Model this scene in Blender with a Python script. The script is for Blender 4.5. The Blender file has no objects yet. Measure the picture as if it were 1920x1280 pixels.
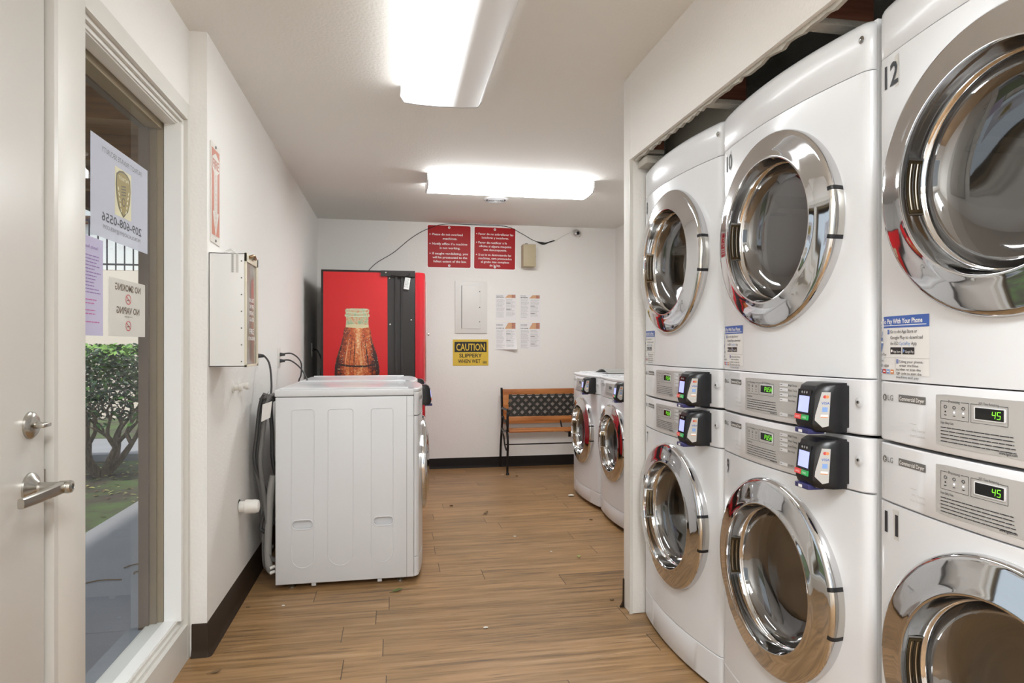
import bpy, bmesh, math, random
from mathutils import Vector, Matrix
from math import sin, cos, pi, radians as R

C = bpy.context.scene.collection
scene = bpy.context.scene
random.seed(7)

# ------------------------------------------------------------------ camera
CAM_H = 1.193
cam_d = bpy.data.cameras.new('camera')
cam_d.sensor_width = 36.0
cam_d.lens = 22.5
cam_d.shift_y = 10 / 1920
cam_d.clip_start = 0.02
cam = bpy.data.objects.new('camera', cam_d)
cam.location = (0, 0, CAM_H)
cam.rotation_euler = (R(90), 0, -math.atan(222 / 1200))
C.objects.link(cam)
scene.camera = cam

# ------------------------------------------------------------------ world, exposure
scene.view_settings.view_transform = 'Standard'
scene.view_settings.look = 'None'
scene.view_settings.gamma = 1.0
scene.view_settings.exposure = 2.34
scene.view_settings.use_curve_mapping = False
w = bpy.data.worlds.new('daylight')
scene.world = w
w.use_nodes = True
wb = w.node_tree.nodes['Background']
wb.inputs[0].default_value = (0.80, 0.90, 1.0, 1)
wb.inputs[1].default_value = 0.19
sun_d = bpy.data.lights.new('sun', 'SUN')
sun_d.energy = 0.6
sun_d.angle = R(3)
sun_d.color = (1.0, 0.95, 0.86)
sun = bpy.data.objects.new('sun', sun_d)
sun.rotation_euler = (R(33), 0, R(-18))      # high sun from behind the building, towards +Y
C.objects.link(sun)

LAMP_NEAR = 4.8
LAMP_FAR = 4.7
LAMP_ADDED_FILL = 9.3  # strength of the added fill light behind the camera

# ------------------------------------------------------------------ materials
def lin(h):
    h = h.lstrip('#')
    out = []
    for i in (0, 2, 4):
        c = int(h[i:i + 2], 16) / 255
        out.append(c / 12.92 if c <= 0.04045 else ((c + 0.055) / 1.055) ** 2.4)
    return (*out, 1.0)

MATS = {}
def mat(name, col, rough=0.5, metal=0.0, bump=0.0, bscale=200, var=0.0, vscale=4.0, coat=0.0, spec=0.5, emit=None, estr=0.0, alpha=1.0):
    if name in MATS: return MATS[name]
    m = bpy.data.materials.new(name); m.use_nodes = True
    nt = m.node_tree; b = nt.nodes['Principled BSDF']
    c = lin(col) if isinstance(col, str) else col
    b.inputs['Base Color'].default_value = c
    b.inputs['Roughness'].default_value = rough
    b.inputs['Metallic'].default_value = metal
    b.inputs['Specular IOR Level'].default_value = spec
    if coat: b.inputs['Coat Weight'].default_value = coat; b.inputs['Coat Roughness'].default_value = 0.05
    if emit: b.inputs['Emission Color'].default_value = lin(emit); b.inputs['Emission Strength'].default_value = estr
    if alpha < 1: b.inputs['Alpha'].default_value = alpha
    tc = nt.nodes.new('ShaderNodeTexCoord')
    if var:
        n = nt.nodes.new('ShaderNodeTexNoise'); n.inputs['Scale'].default_value = vscale; n.inputs['Detail'].default_value = 5
        nt.links.new(tc.outputs['Object'], n.inputs['Vector'])
        mx = nt.nodes.new('ShaderNodeMix'); mx.data_type = 'RGBA'
        mx.inputs[6].default_value = tuple(x * (1 - var) for x in c[:3]) + (1,)
        mx.inputs[7].default_value = tuple(min(1, x * (1 + var)) for x in c[:3]) + (1,)
        nt.links.new(n.outputs[0], mx.inputs[0]); nt.links.new(mx.outputs[2], b.inputs['Base Color'])
    if bump:
        n = nt.nodes.new('ShaderNodeTexNoise'); n.inputs['Scale'].default_value = bscale; n.inputs['Detail'].default_value = 3
        nt.links.new(tc.outputs['Object'], n.inputs['Vector'])
        bp = nt.nodes.new('ShaderNodeBump'); bp.inputs['Strength'].default_value = bump; bp.inputs['Distance'].default_value = 0.004
        nt.links.new(n.outputs[0], bp.inputs['Height']); nt.links.new(bp.outputs[0], b.inputs['Normal'])
    MATS[name] = m
    return m

WALL = mat('wall_paint', '#ECE9E4', 0.62, bump=0.35, bscale=95, var=0.015, vscale=1.3)
CEIL = mat('ceiling_paint', '#ECE9E3', 0.75, bump=0.45, bscale=80)
TRIM = mat('trim_paint', '#D8D5CE', 0.38, var=0.01, vscale=3)
STOPM = mat('window_stop_paint', '#EEECE8', 0.35)
DOORP = mat('door_paint', '#C9C5BE', 0.35, bump=0.06, bscale=30)
BASEB = mat('baseboard_rubber', '#33261A', 0.55, spec=.25, var=0.1, vscale=6)
BASEB2 = mat('baseboard_black', '#18110D', 0.6, spec=.2)
WHITE = mat('appliance_white', '#DDDEE0', 0.26, coat=0.15)
WHITE2 = mat('appliance_panel_white', '#DCDCDE', 0.24, coat=0.2)
GREYP = mat('panel_silver', '#B9B7B4', 0.38, metal=0.15)
CHROME = mat('chrome', '#D4D4D5', 0.045, metal=1.0)
CHROMED = mat('satin_chrome', '#C9C6C0', 0.16, metal=1.0)
STEEL = mat('brushed_steel', '#B9B6AF', 0.24, metal=1.0)
DRUMM = mat('drum_steel', '#C3BFBA', 0.35, metal=0.75)
BRONZE = mat('handle_bronze', '#6E5E45', 0.18, metal=0.9)
BLACK = mat('black_plastic', '#17171A', 0.32)
BLACKG = mat('black_gloss', '#0C0D10', 0.08)
RUBBER = mat('black_rubber', '#1B1B1B', 0.6)
DKTXT = mat('dark_ink', '#2B2B30', 0.5)
GRTXT = mat('grey_ink', '#6B6967', 0.5)
LGTXT = mat('light_grey_ink', '#B5B3B0', 0.5)
WHTXT = mat('white_ink', '#F4F2EE', 0.5)
BLUE = mat('blue_ink', '#3F62AE', 0.4)
LBLUE = mat('light_blue_ink', '#7E9FD6', 0.4)
REDI = mat('red_ink', '#C4373A', 0.4)
ORNG = mat('orange_ink', '#D98A55', 0.4)
STICK = mat('sticker_paper', '#E4E2DF', 0.4)
CLEARST = mat('number_backing', '#D3D1CD', 0.25)
LED = mat('led_green', '#7CE03A', 0.4, emit='#7CF02C', estr=0.2)
LEDW = mat('led_white', '#FFFFFF', 0.4, emit='#F3F3FF', estr=0.4)
SCRN = mat('reader_screen', '#B6BCF2', 0.3, emit='#8F9BFF', estr=0.17)
GRNB = mat('green_button', '#2FA155', 0.35, emit='#2FA155', estr=0.04)
REDB = mat('red_button', '#D9413F', 0.35, emit='#D9413F', estr=0.04)
PURP = mat('purple_slot', '#2C2B55', 0.3, emit='#3B3A90', estr=0.02)
HOSE = mat('grey_hose', '#6E6C6A', 0.5)
HOSEL = mat('light_hose', '#9A9894', 0.45)
PLASTW = mat('white_plastic', '#E6E3DD', 0.4)
TAN = mat('tan_enamel', '#B7A98A', 0.45)
ACR = mat('smoky_acrylic', '#9A938A', 0.12, var=0.12, vscale=9)

def tint_glass(name, col, gloss=0.12, rough=0.02, ior=1.45, glosscol=(1, 1, 1, 1)):
    m = bpy.data.materials.new(name); m.use_nodes = True; nt = m.node_tree; nt.nodes.clear()
    o = nt.nodes.new('ShaderNodeOutputMaterial'); tr = nt.nodes.new('ShaderNodeBsdfTransparent'); gl = nt.nodes.new('ShaderNodeBsdfGlossy')
    tr.inputs[0].default_value = col; gl.inputs['Roughness'].default_value = rough; gl.inputs[0].default_value = glosscol
    # Schlick reflectance from the angle between surface normal and view, the same from both sides
    ge = nt.nodes.new('ShaderNodeNewGeometry'); dt = nt.nodes.new('ShaderNodeVectorMath'); dt.operation = 'DOT_PRODUCT'
    nt.links.new(ge.outputs['Normal'], dt.inputs[0]); nt.links.new(ge.outputs['Incoming'], dt.inputs[1])
    ab = nt.nodes.new('ShaderNodeMath'); ab.operation = 'ABSOLUTE'; nt.links.new(dt.outputs['Value'], ab.inputs[0])
    om = nt.nodes.new('ShaderNodeMath'); om.operation = 'SUBTRACT'; om.inputs[0].default_value = 1.0; nt.links.new(ab.outputs[0], om.inputs[1])
    pw = nt.nodes.new('ShaderNodeMath'); pw.operation = 'POWER'; pw.inputs[1].default_value = 5.0; nt.links.new(om.outputs[0], pw.inputs[0])
    fr = nt.nodes.new('ShaderNodeMath'); fr.operation = 'MULTIPLY'; fr.inputs[1].default_value = 0.5; nt.links.new(pw.outputs[0], fr.inputs[0])
    ad = nt.nodes.new('ShaderNodeMath'); ad.operation = 'ADD'; ad.inputs[1].default_value = gloss + 0.02; ad.use_clamp = True
    mx = nt.nodes.new('ShaderNodeMixShader')
    nt.links.new(fr.outputs[0], ad.inputs[0]); nt.links.new(ad.outputs[0], mx.inputs[0])
    nt.links.new(tr.outputs[0], mx.inputs[1]); nt.links.new(gl.outputs[0], mx.inputs[2]); nt.links.new(mx.outputs[0], o.inputs[0])
    return m
DGLASS = tint_glass('door_glass', (0.55, 0.54, 0.54, 1), 0.15, 0.04)
WGLASS = tint_glass('window_glass', (0.93, 0.95, 0.95, 1), 0.0, 0.0)
FILM = tint_glass('poster_film', (0.80, 0.80, 0.86, 1), 0.0, 0.3)

def film_mat(name, col, a):
    m = bpy.data.materials.new(name); m.use_nodes = True; nt = m.node_tree; nt.nodes.clear()
    o = nt.nodes.new('ShaderNodeOutputMaterial'); tr = nt.nodes.new('ShaderNodeBsdfTransparent')
    tl = nt.nodes.new('ShaderNodeBsdfTranslucent'); df = nt.nodes.new('ShaderNodeBsdfDiffuse'); ms = nt.nodes.new('ShaderNodeMixShader'); mx = nt.nodes.new('ShaderNodeMixShader')
    tl.inputs[0].default_value = lin(col); df.inputs[0].default_value = lin(col); ms.inputs[0].default_value = 0.5; mx.inputs[0].default_value = a
    nt.links.new(tl.outputs[0], ms.inputs[1]); nt.links.new(df.outputs[0], ms.inputs[2])
    nt.links.new(tr.outputs[0], mx.inputs[1]); nt.links.new(ms.outputs[0], mx.inputs[2]); nt.links.new(mx.outputs[0], o.inputs[0])
    return m
POSTERF = film_mat('frosted_poster', '#EDEDF6', 0.70)
PAPERF = film_mat('thin_paper', '#E6E0F2', 0.9)
SIGNF = film_mat('thin_sign', '#F4F0EA', 0.97)

def lamp_mat(name, strength, x0=None, x1=None):
    m = bpy.data.materials.new(name); m.use_nodes = True; nt = m.node_tree; b = nt.nodes['Principled BSDF']
    b.inputs['Base Color'].default_value = (0.85, 0.84, 0.83, 1); b.inputs['Roughness'].default_value = 0.35
    b.inputs['Emission Color'].default_value = (0.935, 0.975, 1.0, 1); b.inputs['Emission Strength'].default_value = strength
    return m, nt, b

def floor_mat():
    m = bpy.data.materials.new('vinyl_planks'); m.use_nodes = True; nt = m.node_tree; b = nt.nodes['Principled BSDF']
    N = nt.nodes.new; L = nt.links.new
    tc = N('ShaderNodeTexCoord'); sp = N('ShaderNodeSeparateXYZ'); L(tc.outputs['Object'], sp.inputs[0])
    def mth(op, a, bb=None, c=None):
        n = N('ShaderNodeMath'); n.operation = op
        for i, v in enumerate((a, bb, c)):
            if v is None: continue
            if isinstance(v, (int, float)): n.inputs[i].default_value = v
            else: L(v, n.inputs[i])
        return n.outputs[0]
    PW, PL = 0.148, 1.22
    ry = mth('DIVIDE', sp.outputs[1], PW); row = mth('FLOOR', ry); fy = mth('FRACT', ry)
    wn = N('ShaderNodeTexWhiteNoise'); wn.noise_dimensions = '1D'; L(row, wn.inputs['W'])
    rx = mth('ADD', mth('DIVIDE', sp.outputs[0], PL), mth('MULTIPLY', wn.outputs[0], 7.31)); colm = mth('FLOOR', rx); fx = mth('FRACT', rx)
    w2 = N('ShaderNodeTexWhiteNoise'); w2.noise_dimensions = '2D'
    cv = N('ShaderNodeCombineXYZ'); L(row, cv.inputs[0]); L(colm, cv.inputs[1]); L(cv.outputs[0], w2.inputs['Vector'])
    pid = w2.outputs[0]
    # grain
    gv = N('ShaderNodeCombineXYZ')
    L(mth('ADD', mth('MULTIPLY', sp.outputs[0], 1.7), mth('MULTIPLY', pid, 37.0)), gv.inputs[0])
    L(mth('MULTIPLY', sp.outputs[1], 34.0), gv.inputs[1]); L(mth('MULTIPLY', pid, 11.0), gv.inputs[2])
    g1 = N('ShaderNodeTexNoise'); g1.inputs['Scale'].default_value = 1.0; g1.inputs['Detail'].default_value = 8; g1.inputs['Roughness'].default_value = 0.62; g1.inputs['Distortion'].default_value = 0.6
    L(gv.outputs[0], g1.inputs['Vector'])
    cr = N('ShaderNodeValToRGB'); L(g1.outputs[0], cr.inputs[0])
    e = cr.color_ramp.elements
    e[0].position = 0.30; e[0].color = lin('#6B5543'); e[1].position = 0.72; e[1].color = lin('#B6956E')
    for p, cc in ((0.42, '#917048'), (0.55, '#A58057')):
        x = e.new(p); x.color = lin(cc)
    # big soft blotches
    g2 = N('ShaderNodeTexNoise'); g2.inputs['Scale'].default_value = 1.0; g2.inputs['Detail'].default_value = 3
    gv2 = N('ShaderNodeCombineXYZ'); L(mth('MULTIPLY', sp.outputs[0], 2.2), gv2.inputs[0]); L(mth('MULTIPLY', sp.outputs[1], 9.0), gv2.inputs[1]); L(pid, gv2.inputs[2]); L(gv2.outputs[0], g2.inputs['Vector'])
    br = mth('ADD', mth('ADD', 0.60, mth('MULTIPLY', g2.outputs[0], 0.50)), mth('MULTIPLY', pid, 0.16))
    # dark mineral streaks
    g3 = N('ShaderNodeTexNoise'); g3.inputs['Scale'].default_value = 1.0; g3.inputs['Detail'].default_value = 4; g3.inputs['Distortion'].default_value = 0.3
    gv3 = N('ShaderNodeCombineXYZ'); L(mth('ADD', mth('MULTIPLY', sp.outputs[0], 4.5), mth('MULTIPLY', pid, 91.0)), gv3.inputs[0]); L(mth('MULTIPLY', sp.outputs[1], 75.0), gv3.inputs[1]); L(gv3.outputs[0], g3.inputs['Vector'])
    st = N('ShaderNodeMapRange'); st.inputs[1].default_value = 0.60; st.inputs[2].default_value = 0.74; st.inputs[3].default_value = 0.0; st.inputs[4].default_value = 0.62; L(g3.outputs[0], st.inputs[0])
    # joints
    ex = mth('LESS_THAN', fx, 0.0028); ey = mth('MULTIPLY', mth('LESS_THAN', fy, 0.008), 0.12)
    j = mth('MAXIMUM', mth('MULTIPLY', ex, 0.85), ey)
    kn = N('ShaderNodeTexVoronoi'); kn.inputs['Scale'].default_value = 1.0
    kv = N('ShaderNodeCombineXYZ'); L(mth('MULTIPLY', sp.outputs[0], 3.2), kv.inputs[0]); L(mth('MULTIPLY', sp.outputs[1], 9.0), kv.inputs[1]); L(kv.outputs[0], kn.inputs['Vector'])
    kr = N('ShaderNodeMapRange'); kr.inputs[1].default_value = 0.05; kr.inputs[2].default_value = 0.16; kr.inputs[3].default_value = 0.55; kr.inputs[4].default_value = 0.0; L(kn.outputs[0], kr.inputs[0])
    tot = mth('MAXIMUM', mth('MAXIMUM', st.outputs[0], mth('MULTIPLY', kr.outputs[0], g1.outputs[0])), j)
    m1 = N('ShaderNodeMix'); m1.data_type = 'RGBA'; m1.blend_type = 'MULTIPLY'; m1.inputs[0].default_value = 1.0
    cb = N('ShaderNodeCombineColor'); L(br, cb.inputs[0]); L(br, cb.inputs[1]); L(br, cb.inputs[2])
    L(cr.outputs[0], m1.inputs[6]); L(cb.outputs[0], m1.inputs[7])
    m2 = N('ShaderNodeMix'); m2.data_type = 'RGBA'; L(tot, m2.inputs[0]); L(m1.outputs[2], m2.inputs[6]); m2.inputs[7].default_value = lin('#3A2A1E')
    L(m2.outputs[2], b.inputs['Base Color'])
    L(mth('ADD', 0.27, mth('MULTIPLY', g1.outputs[0], 0.22)), b.inputs['Roughness'])
    b.inputs['Specular IOR Level'].default_value = 0.42
    bp = N('ShaderNodeBump'); bp.inputs['Strength'].default_value = 0.12; bp.inputs['Distance'].default_value = 0.002; L(mth('SUBTRACT', g1.outputs[0], j), bp.inputs['Height']); L(bp.outputs[0], b.inputs['Normal'])
    return m
FLOOR = floor_mat()

def wood_mat(name, c1, c2, axis=0, rough=0.4, scale=3.0):
    m = bpy.data.materials.new(name); m.use_nodes = True; nt = m.node_tree; b = nt.nodes['Principled BSDF']
    N = nt.nodes.new; L = nt.links.new
    tc = N('ShaderNodeTexCoord'); mp = N('ShaderNodeMapping'); s = [scale * 14] * 3; s[axis] = scale; mp.inputs['Scale'].default_value = s
    n = N('ShaderNodeTexNoise'); n.inputs['Scale'].default_value = 1.0; n.inputs['Detail'].default_value = 6
    L(tc.outputs['Object'], mp.inputs[0]); L(mp.outputs[0], n.inputs['Vector'])
    cr = N('ShaderNodeValToRGB'); cr.color_ramp.elements[0].position = 0.3; cr.color_ramp.elements[1].position = 0.7
    cr.color_ramp.elements[0].color = lin(c1); cr.color_ramp.elements[1].color = lin(c2)
    L(n.outputs[0], cr.inputs[0]); L(cr.outputs[0], b.inputs['Base Color']); b.inputs['Roughness'].default_value = rough
    return m
BWOOD = wood_mat('bench_wood', '#9C5A2B', '#C9854A', 0, 0.35)
JOIST = wood_mat('joist_wood', '#6A3B2A', '#94604A', 0, 0.8)
EAVEW = wood_mat('eave_wood', '#7A5430', '#A0713F', 0, 0.7)
TRUNK = wood_mat('bark', '#5B4C3F', '#8A7966', 2, 0.85)

# ------------------------------------------------------------------ mesh builder
_tc = {}
def text_geo(s, bold=0.0):
    k = (s, bold)
    if k in _tc: return _tc[k]
    cu = bpy.data.curves.new('t', 'FONT'); cu.body = s; cu.resolution_u = 2; cu.fill_mode = 'FRONT'; cu.offset = bold
    ob = bpy.data.objects.new('t', cu)
    me = bpy.data.meshes.new_from_object(ob)
    v = [(x.co.x, x.co.y) for x in me.vertices]; f = [tuple(p.vertices) for p in me.polygons]
    bpy.data.objects.remove(ob); bpy.data.curves.remove(cu); bpy.data.meshes.remove(me)
    _tc[k] = (v, f)
    return _tc[k]

class MB:
    def __init__(s): s.v = []; s.f = []; s.m = []; s.mats = []
    def mi(s, m):
        if m not in s.mats: s.mats.append(m)
        return s.mats.index(m)
    def add(s, vs, fs, m):
        o = len(s.v); s.v += [tuple(v) for v in vs]; k = s.mi(m)
        for f in fs: s.f.append(tuple(i + o for i in f)); s.m.append(k)
        return s
    def box(s, x0, x1, y0, y1, z0, z1, m, b=0.0):
        if x0 > x1: x0, x1 = x1, x0
        if y0 > y1: y0, y1 = y1, y0
        if z0 > z1: z0, z1 = z1, z0
        if not b:
            vs = [(x, y, z) for z in (z0, z1) for y in (y0, y1) for x in (x0, x1)]
            return s.add(vs, [(0, 2, 3, 1), (4, 5, 7, 6), (0, 1, 5, 4), (2, 6, 7, 3), (0, 4, 6, 2), (1, 3, 7, 5)], m)
        bm = bmesh.new(); bmesh.ops.create_cube(bm, size=1)
        for v in bm.verts: v.co = Vector(((x0 + x1) / 2 + v.co.x * (x1 - x0), (y0 + y1) / 2 + v.co.y * (y1 - y0), (z0 + z1) / 2 + v.co.z * (z1 - z0)))
        bmesh.ops.bevel(bm, geom=list(bm.edges), offset=b, segments=3, profile=0.5, affect='EDGES')
        bm.verts.ensure_lookup_table()
        s.add([v.co[:] for v in bm.verts], [[v.index for v in f.verts] for f in bm.faces], m); bm.free(); return s
    def prism(s, poly, fn, a, b, m):
        """poly: 2D points; fn(u,v,d)->xyz; extruded d from a to b"""
        n = len(poly); vs = [fn(u, v, a) for u, v in poly] + [fn(u, v, b) for u, v in poly]
        fs = [tuple(range(n))[::-1], tuple(range(n, 2 * n))] + [(i, (i + 1) % n, n + (i + 1) % n, n + i) for i in range(n)]
        return s.add(vs, fs, m)
    def poly(s, poly, fn, d, m):
        return s.add([fn(u, v, d) for u, v in poly], [tuple(range(len(poly)))], m)
    def tube(s, pts, r, m, n=10, smooth=True, sub=6, cap=True):
        P = [Vector(p) for p in pts]
        if smooth and len(P) > 2:
            Q = []
            for i in range(len(P) - 1):
                p0 = P[max(i - 1, 0)]; p1 = P[i]; p2 = P[i + 1]; p3 = P[min(i + 2, len(P) - 1)]
                for k in range(sub):
                    t = k / sub
                    Q.append(0.5 * ((2 * p1) + (p2 - p0) * t + (2 * p0 - 5 * p1 + 4 * p2 - p3) * t * t + (3 * p1 - p0 - 3 * p2 + p3) * t ** 3))
            Q.append(P[-1]); P = Q
        rr = r if callable(r) else (lambda t: r)
        vs = []; prev = None; N = len(P)
        for i, p in enumerate(P):
            d = (P[min(i + 1, N - 1)] - P[max(i - 1, 0)]).normalized()
            if prev is None:
                a = d.orthogonal().normalized()
            else:
                a = (prev - d * prev.dot(d)); a = a.normalized() if a.length > 1e-6 else d.orthogonal().normalized()
            prev = a; b = d.cross(a); q = rr(i / (N - 1))
            for k in range(n):
                t = 2 * pi * k / n; vs.append(p + (a * cos(t) + b * sin(t)) * q)
        fs = [(i * n + k, i * n + (k + 1) % n, (i + 1) * n + (k + 1) % n, (i + 1) * n + k) for i in range(N - 1) for k in range(n)]
        if cap: fs += [tuple(range(n))[::-1], tuple((N - 1) * n + k for k in range(n))]
        return s.add(vs, fs, m)
    def lathe(s, prof, fn, m, n=64, a0=0.0, a1=2 * pi):
        """prof: (r, h); fn(x, y, h) -> xyz"""
        full = abs(a1 - a0 - 2 * pi) < 1e-6; K = n if full else n + 1
        vs = []
        for r_, h in prof:
            for k in range(K):
                t = a0 + (a1 - a0) * k / n; vs.append(fn(r_ * cos(t), r_ * sin(t), h))
        fs = []
        for i in range(len(prof) - 1):
            for k in range(n):
                k2 = (k + 1) % K if full else k + 1
                fs.append((i * K + k, i * K + k2, (i + 1) * K + k2, (i + 1) * K + k))
        return s.add(vs, fs, m)
    def disc(s, r, fn, h, m, n=24, cx=0, cy=0):
        return s.add([fn(cx + r * cos(2 * pi * k / n), cy + r * sin(2 * pi * k / n), h) for k in range(n)], [tuple(range(n))], m)
    def text(s, txt, fn, m, x, y, h, w=None, al='l', bold=0.0, d=0.0, mirror=False):
        """cap height h, baseline at y; fn(u,v,d)"""
        v, f = text_geo(txt, bold)
        if not v: return s
        k = h / 0.70
        xs = [a for a, b in v]; x0, x1 = min(xs), max(xs)
        kx = k if w is None else w / max(1e-6, x1 - x0)
        W = (x1 - x0) * kx
        ox = x if al == 'l' else (x - W / 2 if al == 'c' else x - W)
        vs = []
        for a, b in v:
            u = ox + (a - x0) * kx
            if mirror: u = 2 * (ox + W / 2) - u
            vs.append(fn(u, y + b * k, d))
        return s.add(vs, f, m)
    def build(s, name, parent=None, loc=None, angle=35, fixn=True):
        me = bpy.data.meshes.new(name)
        me.from_pydata(s.v, [], s.f)
        for m in s.mats: me.materials.append(m)
        me.polygons.foreach_set('material_index', s.m)
        me.update()
        if fixn:
            bm = bmesh.new(); bm.from_mesh(me); bmesh.ops.recalc_face_normals(bm, faces=bm.faces); bm.to_mesh(me); bm.free()
        me.shade_smooth(); me.set_sharp_from_angle(angle=R(angle))
        o = bpy.data.objects.new(name, me); C.objects.link(o)
        if parent: o.parent = parent
        if loc: o.location = loc
        return o

def thing(name, label, cat, loc=(0, 0, 0), rz=0.0, group=None):
    o = bpy.data.objects.new(name, None); C.objects.link(o); o.empty_display_size = 0.1
    o.location = loc; o.rotation_euler = (0, 0, rz); o['label'] = label; o['category'] = cat
    if group: o['group'] = group
    return o
def tag(o, label, cat, group=None):
    o['label'] = label; o['category'] = cat
    if group: o['group'] = group
    return o
def struct(o): o['kind'] = 'structure'; return o
def boolean(ob, cutter):
    md = ob.modifiers.new('cut', 'BOOLEAN'); md.operation = 'DIFFERENCE'; md.object = cutter; md.solver = 'EXACT'
    dg = bpy.context.evaluated_depsgraph_get(); dg.update()
    me = bpy.data.meshes.new_from_object(ob.evaluated_get(dg)); old = ob.data; nm = old.name
    ob.modifiers.clear(); ob.data = me; bpy.data.meshes.remove(old); me.name = nm
    me.shade_smooth(); me.set_sharp_from_angle(angle=R(35))
    cm = cutter.data; bpy.data.objects.remove(cutter); bpy.data.meshes.remove(cm)

XY = lambda u, v, d: (u, v, d)
def rrect(x0, x1, y0, y1, r, n=5):
    P = []
    for cx, cy, a in ((x1 - r, y0 + r, -90), (x1 - r, y1 - r, 0), (x0 + r, y1 - r, 90), (x0 + r, y0 + r, 180)):
        for k in range(n + 1):
            t = R(a + 90 * k / n); P.append((cx + r * cos(t), cy + r * sin(t)))
    return P
def bar2(p, q, w):
    p = Vector(p); q = Vector(q); d = (q - p).normalized(); n = Vector((-d.y, d.x)) * w / 2
    return [tuple(p + n), tuple(p - n), tuple(q - n), tuple(q + n)]
def rows(mb, fn, m, x0, x1, ytop, n, pitch, th, d, seed=0, ragged=0.25):
    """lines of print too small to read, as broken bars of ink"""
    rg = random.Random(seed)
    for i in range(n):
        y = ytop - i * pitch; x = x0; end = x1 - rg.random() * ragged * (x1 - x0)
        while x < end:
            L_ = (x1 - x0) * (0.05 + rg.random() * 0.10); e = min(end, x + L_)
            mb.poly([(x, y), (e, y), (e, y + th), (x, y + th)], fn, d, m); x = e + th * 0.7

# ------------------------------------------------------------------ room shell
CH = 2.41      # ceiling height
LX, RX, BY, FY = -0.71, 1.04, 6.30, -1.60
EX = -0.775    # entry wall plane
LY = 2.65      # where the left wall starts
mb = MB(); mb.box(-0.96, 2.35, FY - 0.1, BY + 0.1, -0.06, 0, FLOOR)
struct(mb.build('floor'))
mb = MB(); mb.box(-0.96, 2.35, FY - 0.1, BY + 0.1, CH, CH + 0.08, CEIL)
struct(mb.build('ceiling'))
mb = MB(); mb.box(-0.95, 2.35, BY, BY + 0.1, 0, CH, WALL); struct(mb.build('wall_back'))
mb = MB(); mb.box(-0.93, LX, LY, BY, 0, CH, WALL, 0.0)
struct(mb.build('wall_left'))
mb = MB()   # entry wall: above and beside the door and sidelight
mb.box(-0.93, EX, FY, 0.70, 0, CH, WALL); mb.box(-0.93, EX, 0.70, LY, 2.12, CH, WALL)
struct(mb.build('wall_entry'))
mb = MB()   # wall behind the camera; its window opening is added for fill daylight
mb.box(-0.93, -0.35, FY - 0.1, FY, 0, CH, WALL); mb.box(0.95, 2.35, FY - 0.1, FY, 0, CH, WALL)
mb.box(-0.35, 0.95, FY - 0.1, FY, 0, 0.75, WALL); mb.box(-0.35, 0.95, FY - 0.1, FY, 2.15, CH, WALL)
struct(mb.build('wall_front'))
f2 = struct(MB().box(-0.35, 0.95, FY - 0.07, FY + 0.01, 0.75, 0.80, TRIM).box(-0.35, 0.95, FY - 0.07, FY + 0.01, 2.10, 2.15, TRIM)
            .box(-0.35, -0.30, FY - 0.07, FY + 0.01, 0.80, 2.10, TRIM).box(0.90, 0.95, FY - 0.07, FY + 0.01, 0.80, 2.10, TRIM).build('added_fill_window'))  # unseen window, added to let more daylight in
MB().poly([(-0.30, 0.80), (0.90, 0.80), (0.90, 2.10), (-0.30, 2.10)], lambda u, v, d: (u, FY - 0.045, v), 0, WGLASS).build('window_glass', f2)

# right wall: post, soffit and front section
OP0, OP1, OPH = -0.05, 2.715, 2.03
mb = MB(); mb.box(RX, RX + 0.115, OP1, 2.80, 0, CH, WALL, 0.004); mb.box(RX + 0.1, 2.30, OP1 + 0.03, 2.80, 0, CH, WALL)
struct(mb.build('wall_right'))
mb = MB(); mb.box(RX, 2.30, FY, OP0, 0, CH, WALL); struct(mb.build('wall_right_front'))
# soffit: drywall with torn lower edge of backing paper
mb = MB(); mb.box(RX, RX + 0.014, OP0, OP1, OPH, CH, WALL)
rg = random.Random(3)
top = []; y = OP0
while y < OP1 - 0.02:
    top.append((y, OPH - 0.004 - rg.random() * 0.013)); y += 0.012 + rg.random() * 0.035
pl = [(OP0, OPH + 0.03)] + top + [(OP1 - 0.005, OPH - 0.002), (OP1 - 0.005, OPH + 0.03)]
TORN = mat('torn_drywall', '#B9B4AA', 0.9, bump=0.6, bscale=160, var=0.1, vscale=30)
mb.prism(pl, lambda u, v, d: (d, u, v), RX + 0.0145, RX + 0.026, TORN)
struct(mb.build('wall_soffit'))
mb = MB()
mb.box(RX - 0.004, RX + 0.010, OP1 - 0.002, OP1 + 0.004, 0.0, OPH, TRIM)
struct(mb.build('trim_1'))
for yj, xe in ((2.60, 1.15), (2.03, 1.20), (1.48, 1.24), (0.90, 1.24)):
    j = MB(); j.box(RX + 0.028, xe, yj, yj + 0.04, OPH + 0.014, CH - 0.01, JOIST)
    j.box(RX + 0.028, xe, yj - 0.003, yj + 0.043, OPH - 0.004, OPH + 0.014, TORN, .003)
    struct(j.build('trim_4'))
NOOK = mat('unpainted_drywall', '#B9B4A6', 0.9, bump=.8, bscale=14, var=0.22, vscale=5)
VOID = mat('shade_toned_board', '#5A5546', 0.9, var=0.15, vscale=3)  # coloured dark so the closet depth reads as unlit
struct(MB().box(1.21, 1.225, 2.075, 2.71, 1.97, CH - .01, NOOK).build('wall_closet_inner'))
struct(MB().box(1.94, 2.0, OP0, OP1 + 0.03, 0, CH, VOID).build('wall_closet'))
struct(MB().box(2.25, 2.35, 2.80, BY, 0, CH, WALL).build('wall_alcove'))
# block of wood and rag end in the corner of the closet
mb = MB(); mb.box(1.07, 1.15, 2.60, 2.70, 1.985, 2.02, TORN, 0.004)
struct(mb.build('trim_2'))

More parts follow.
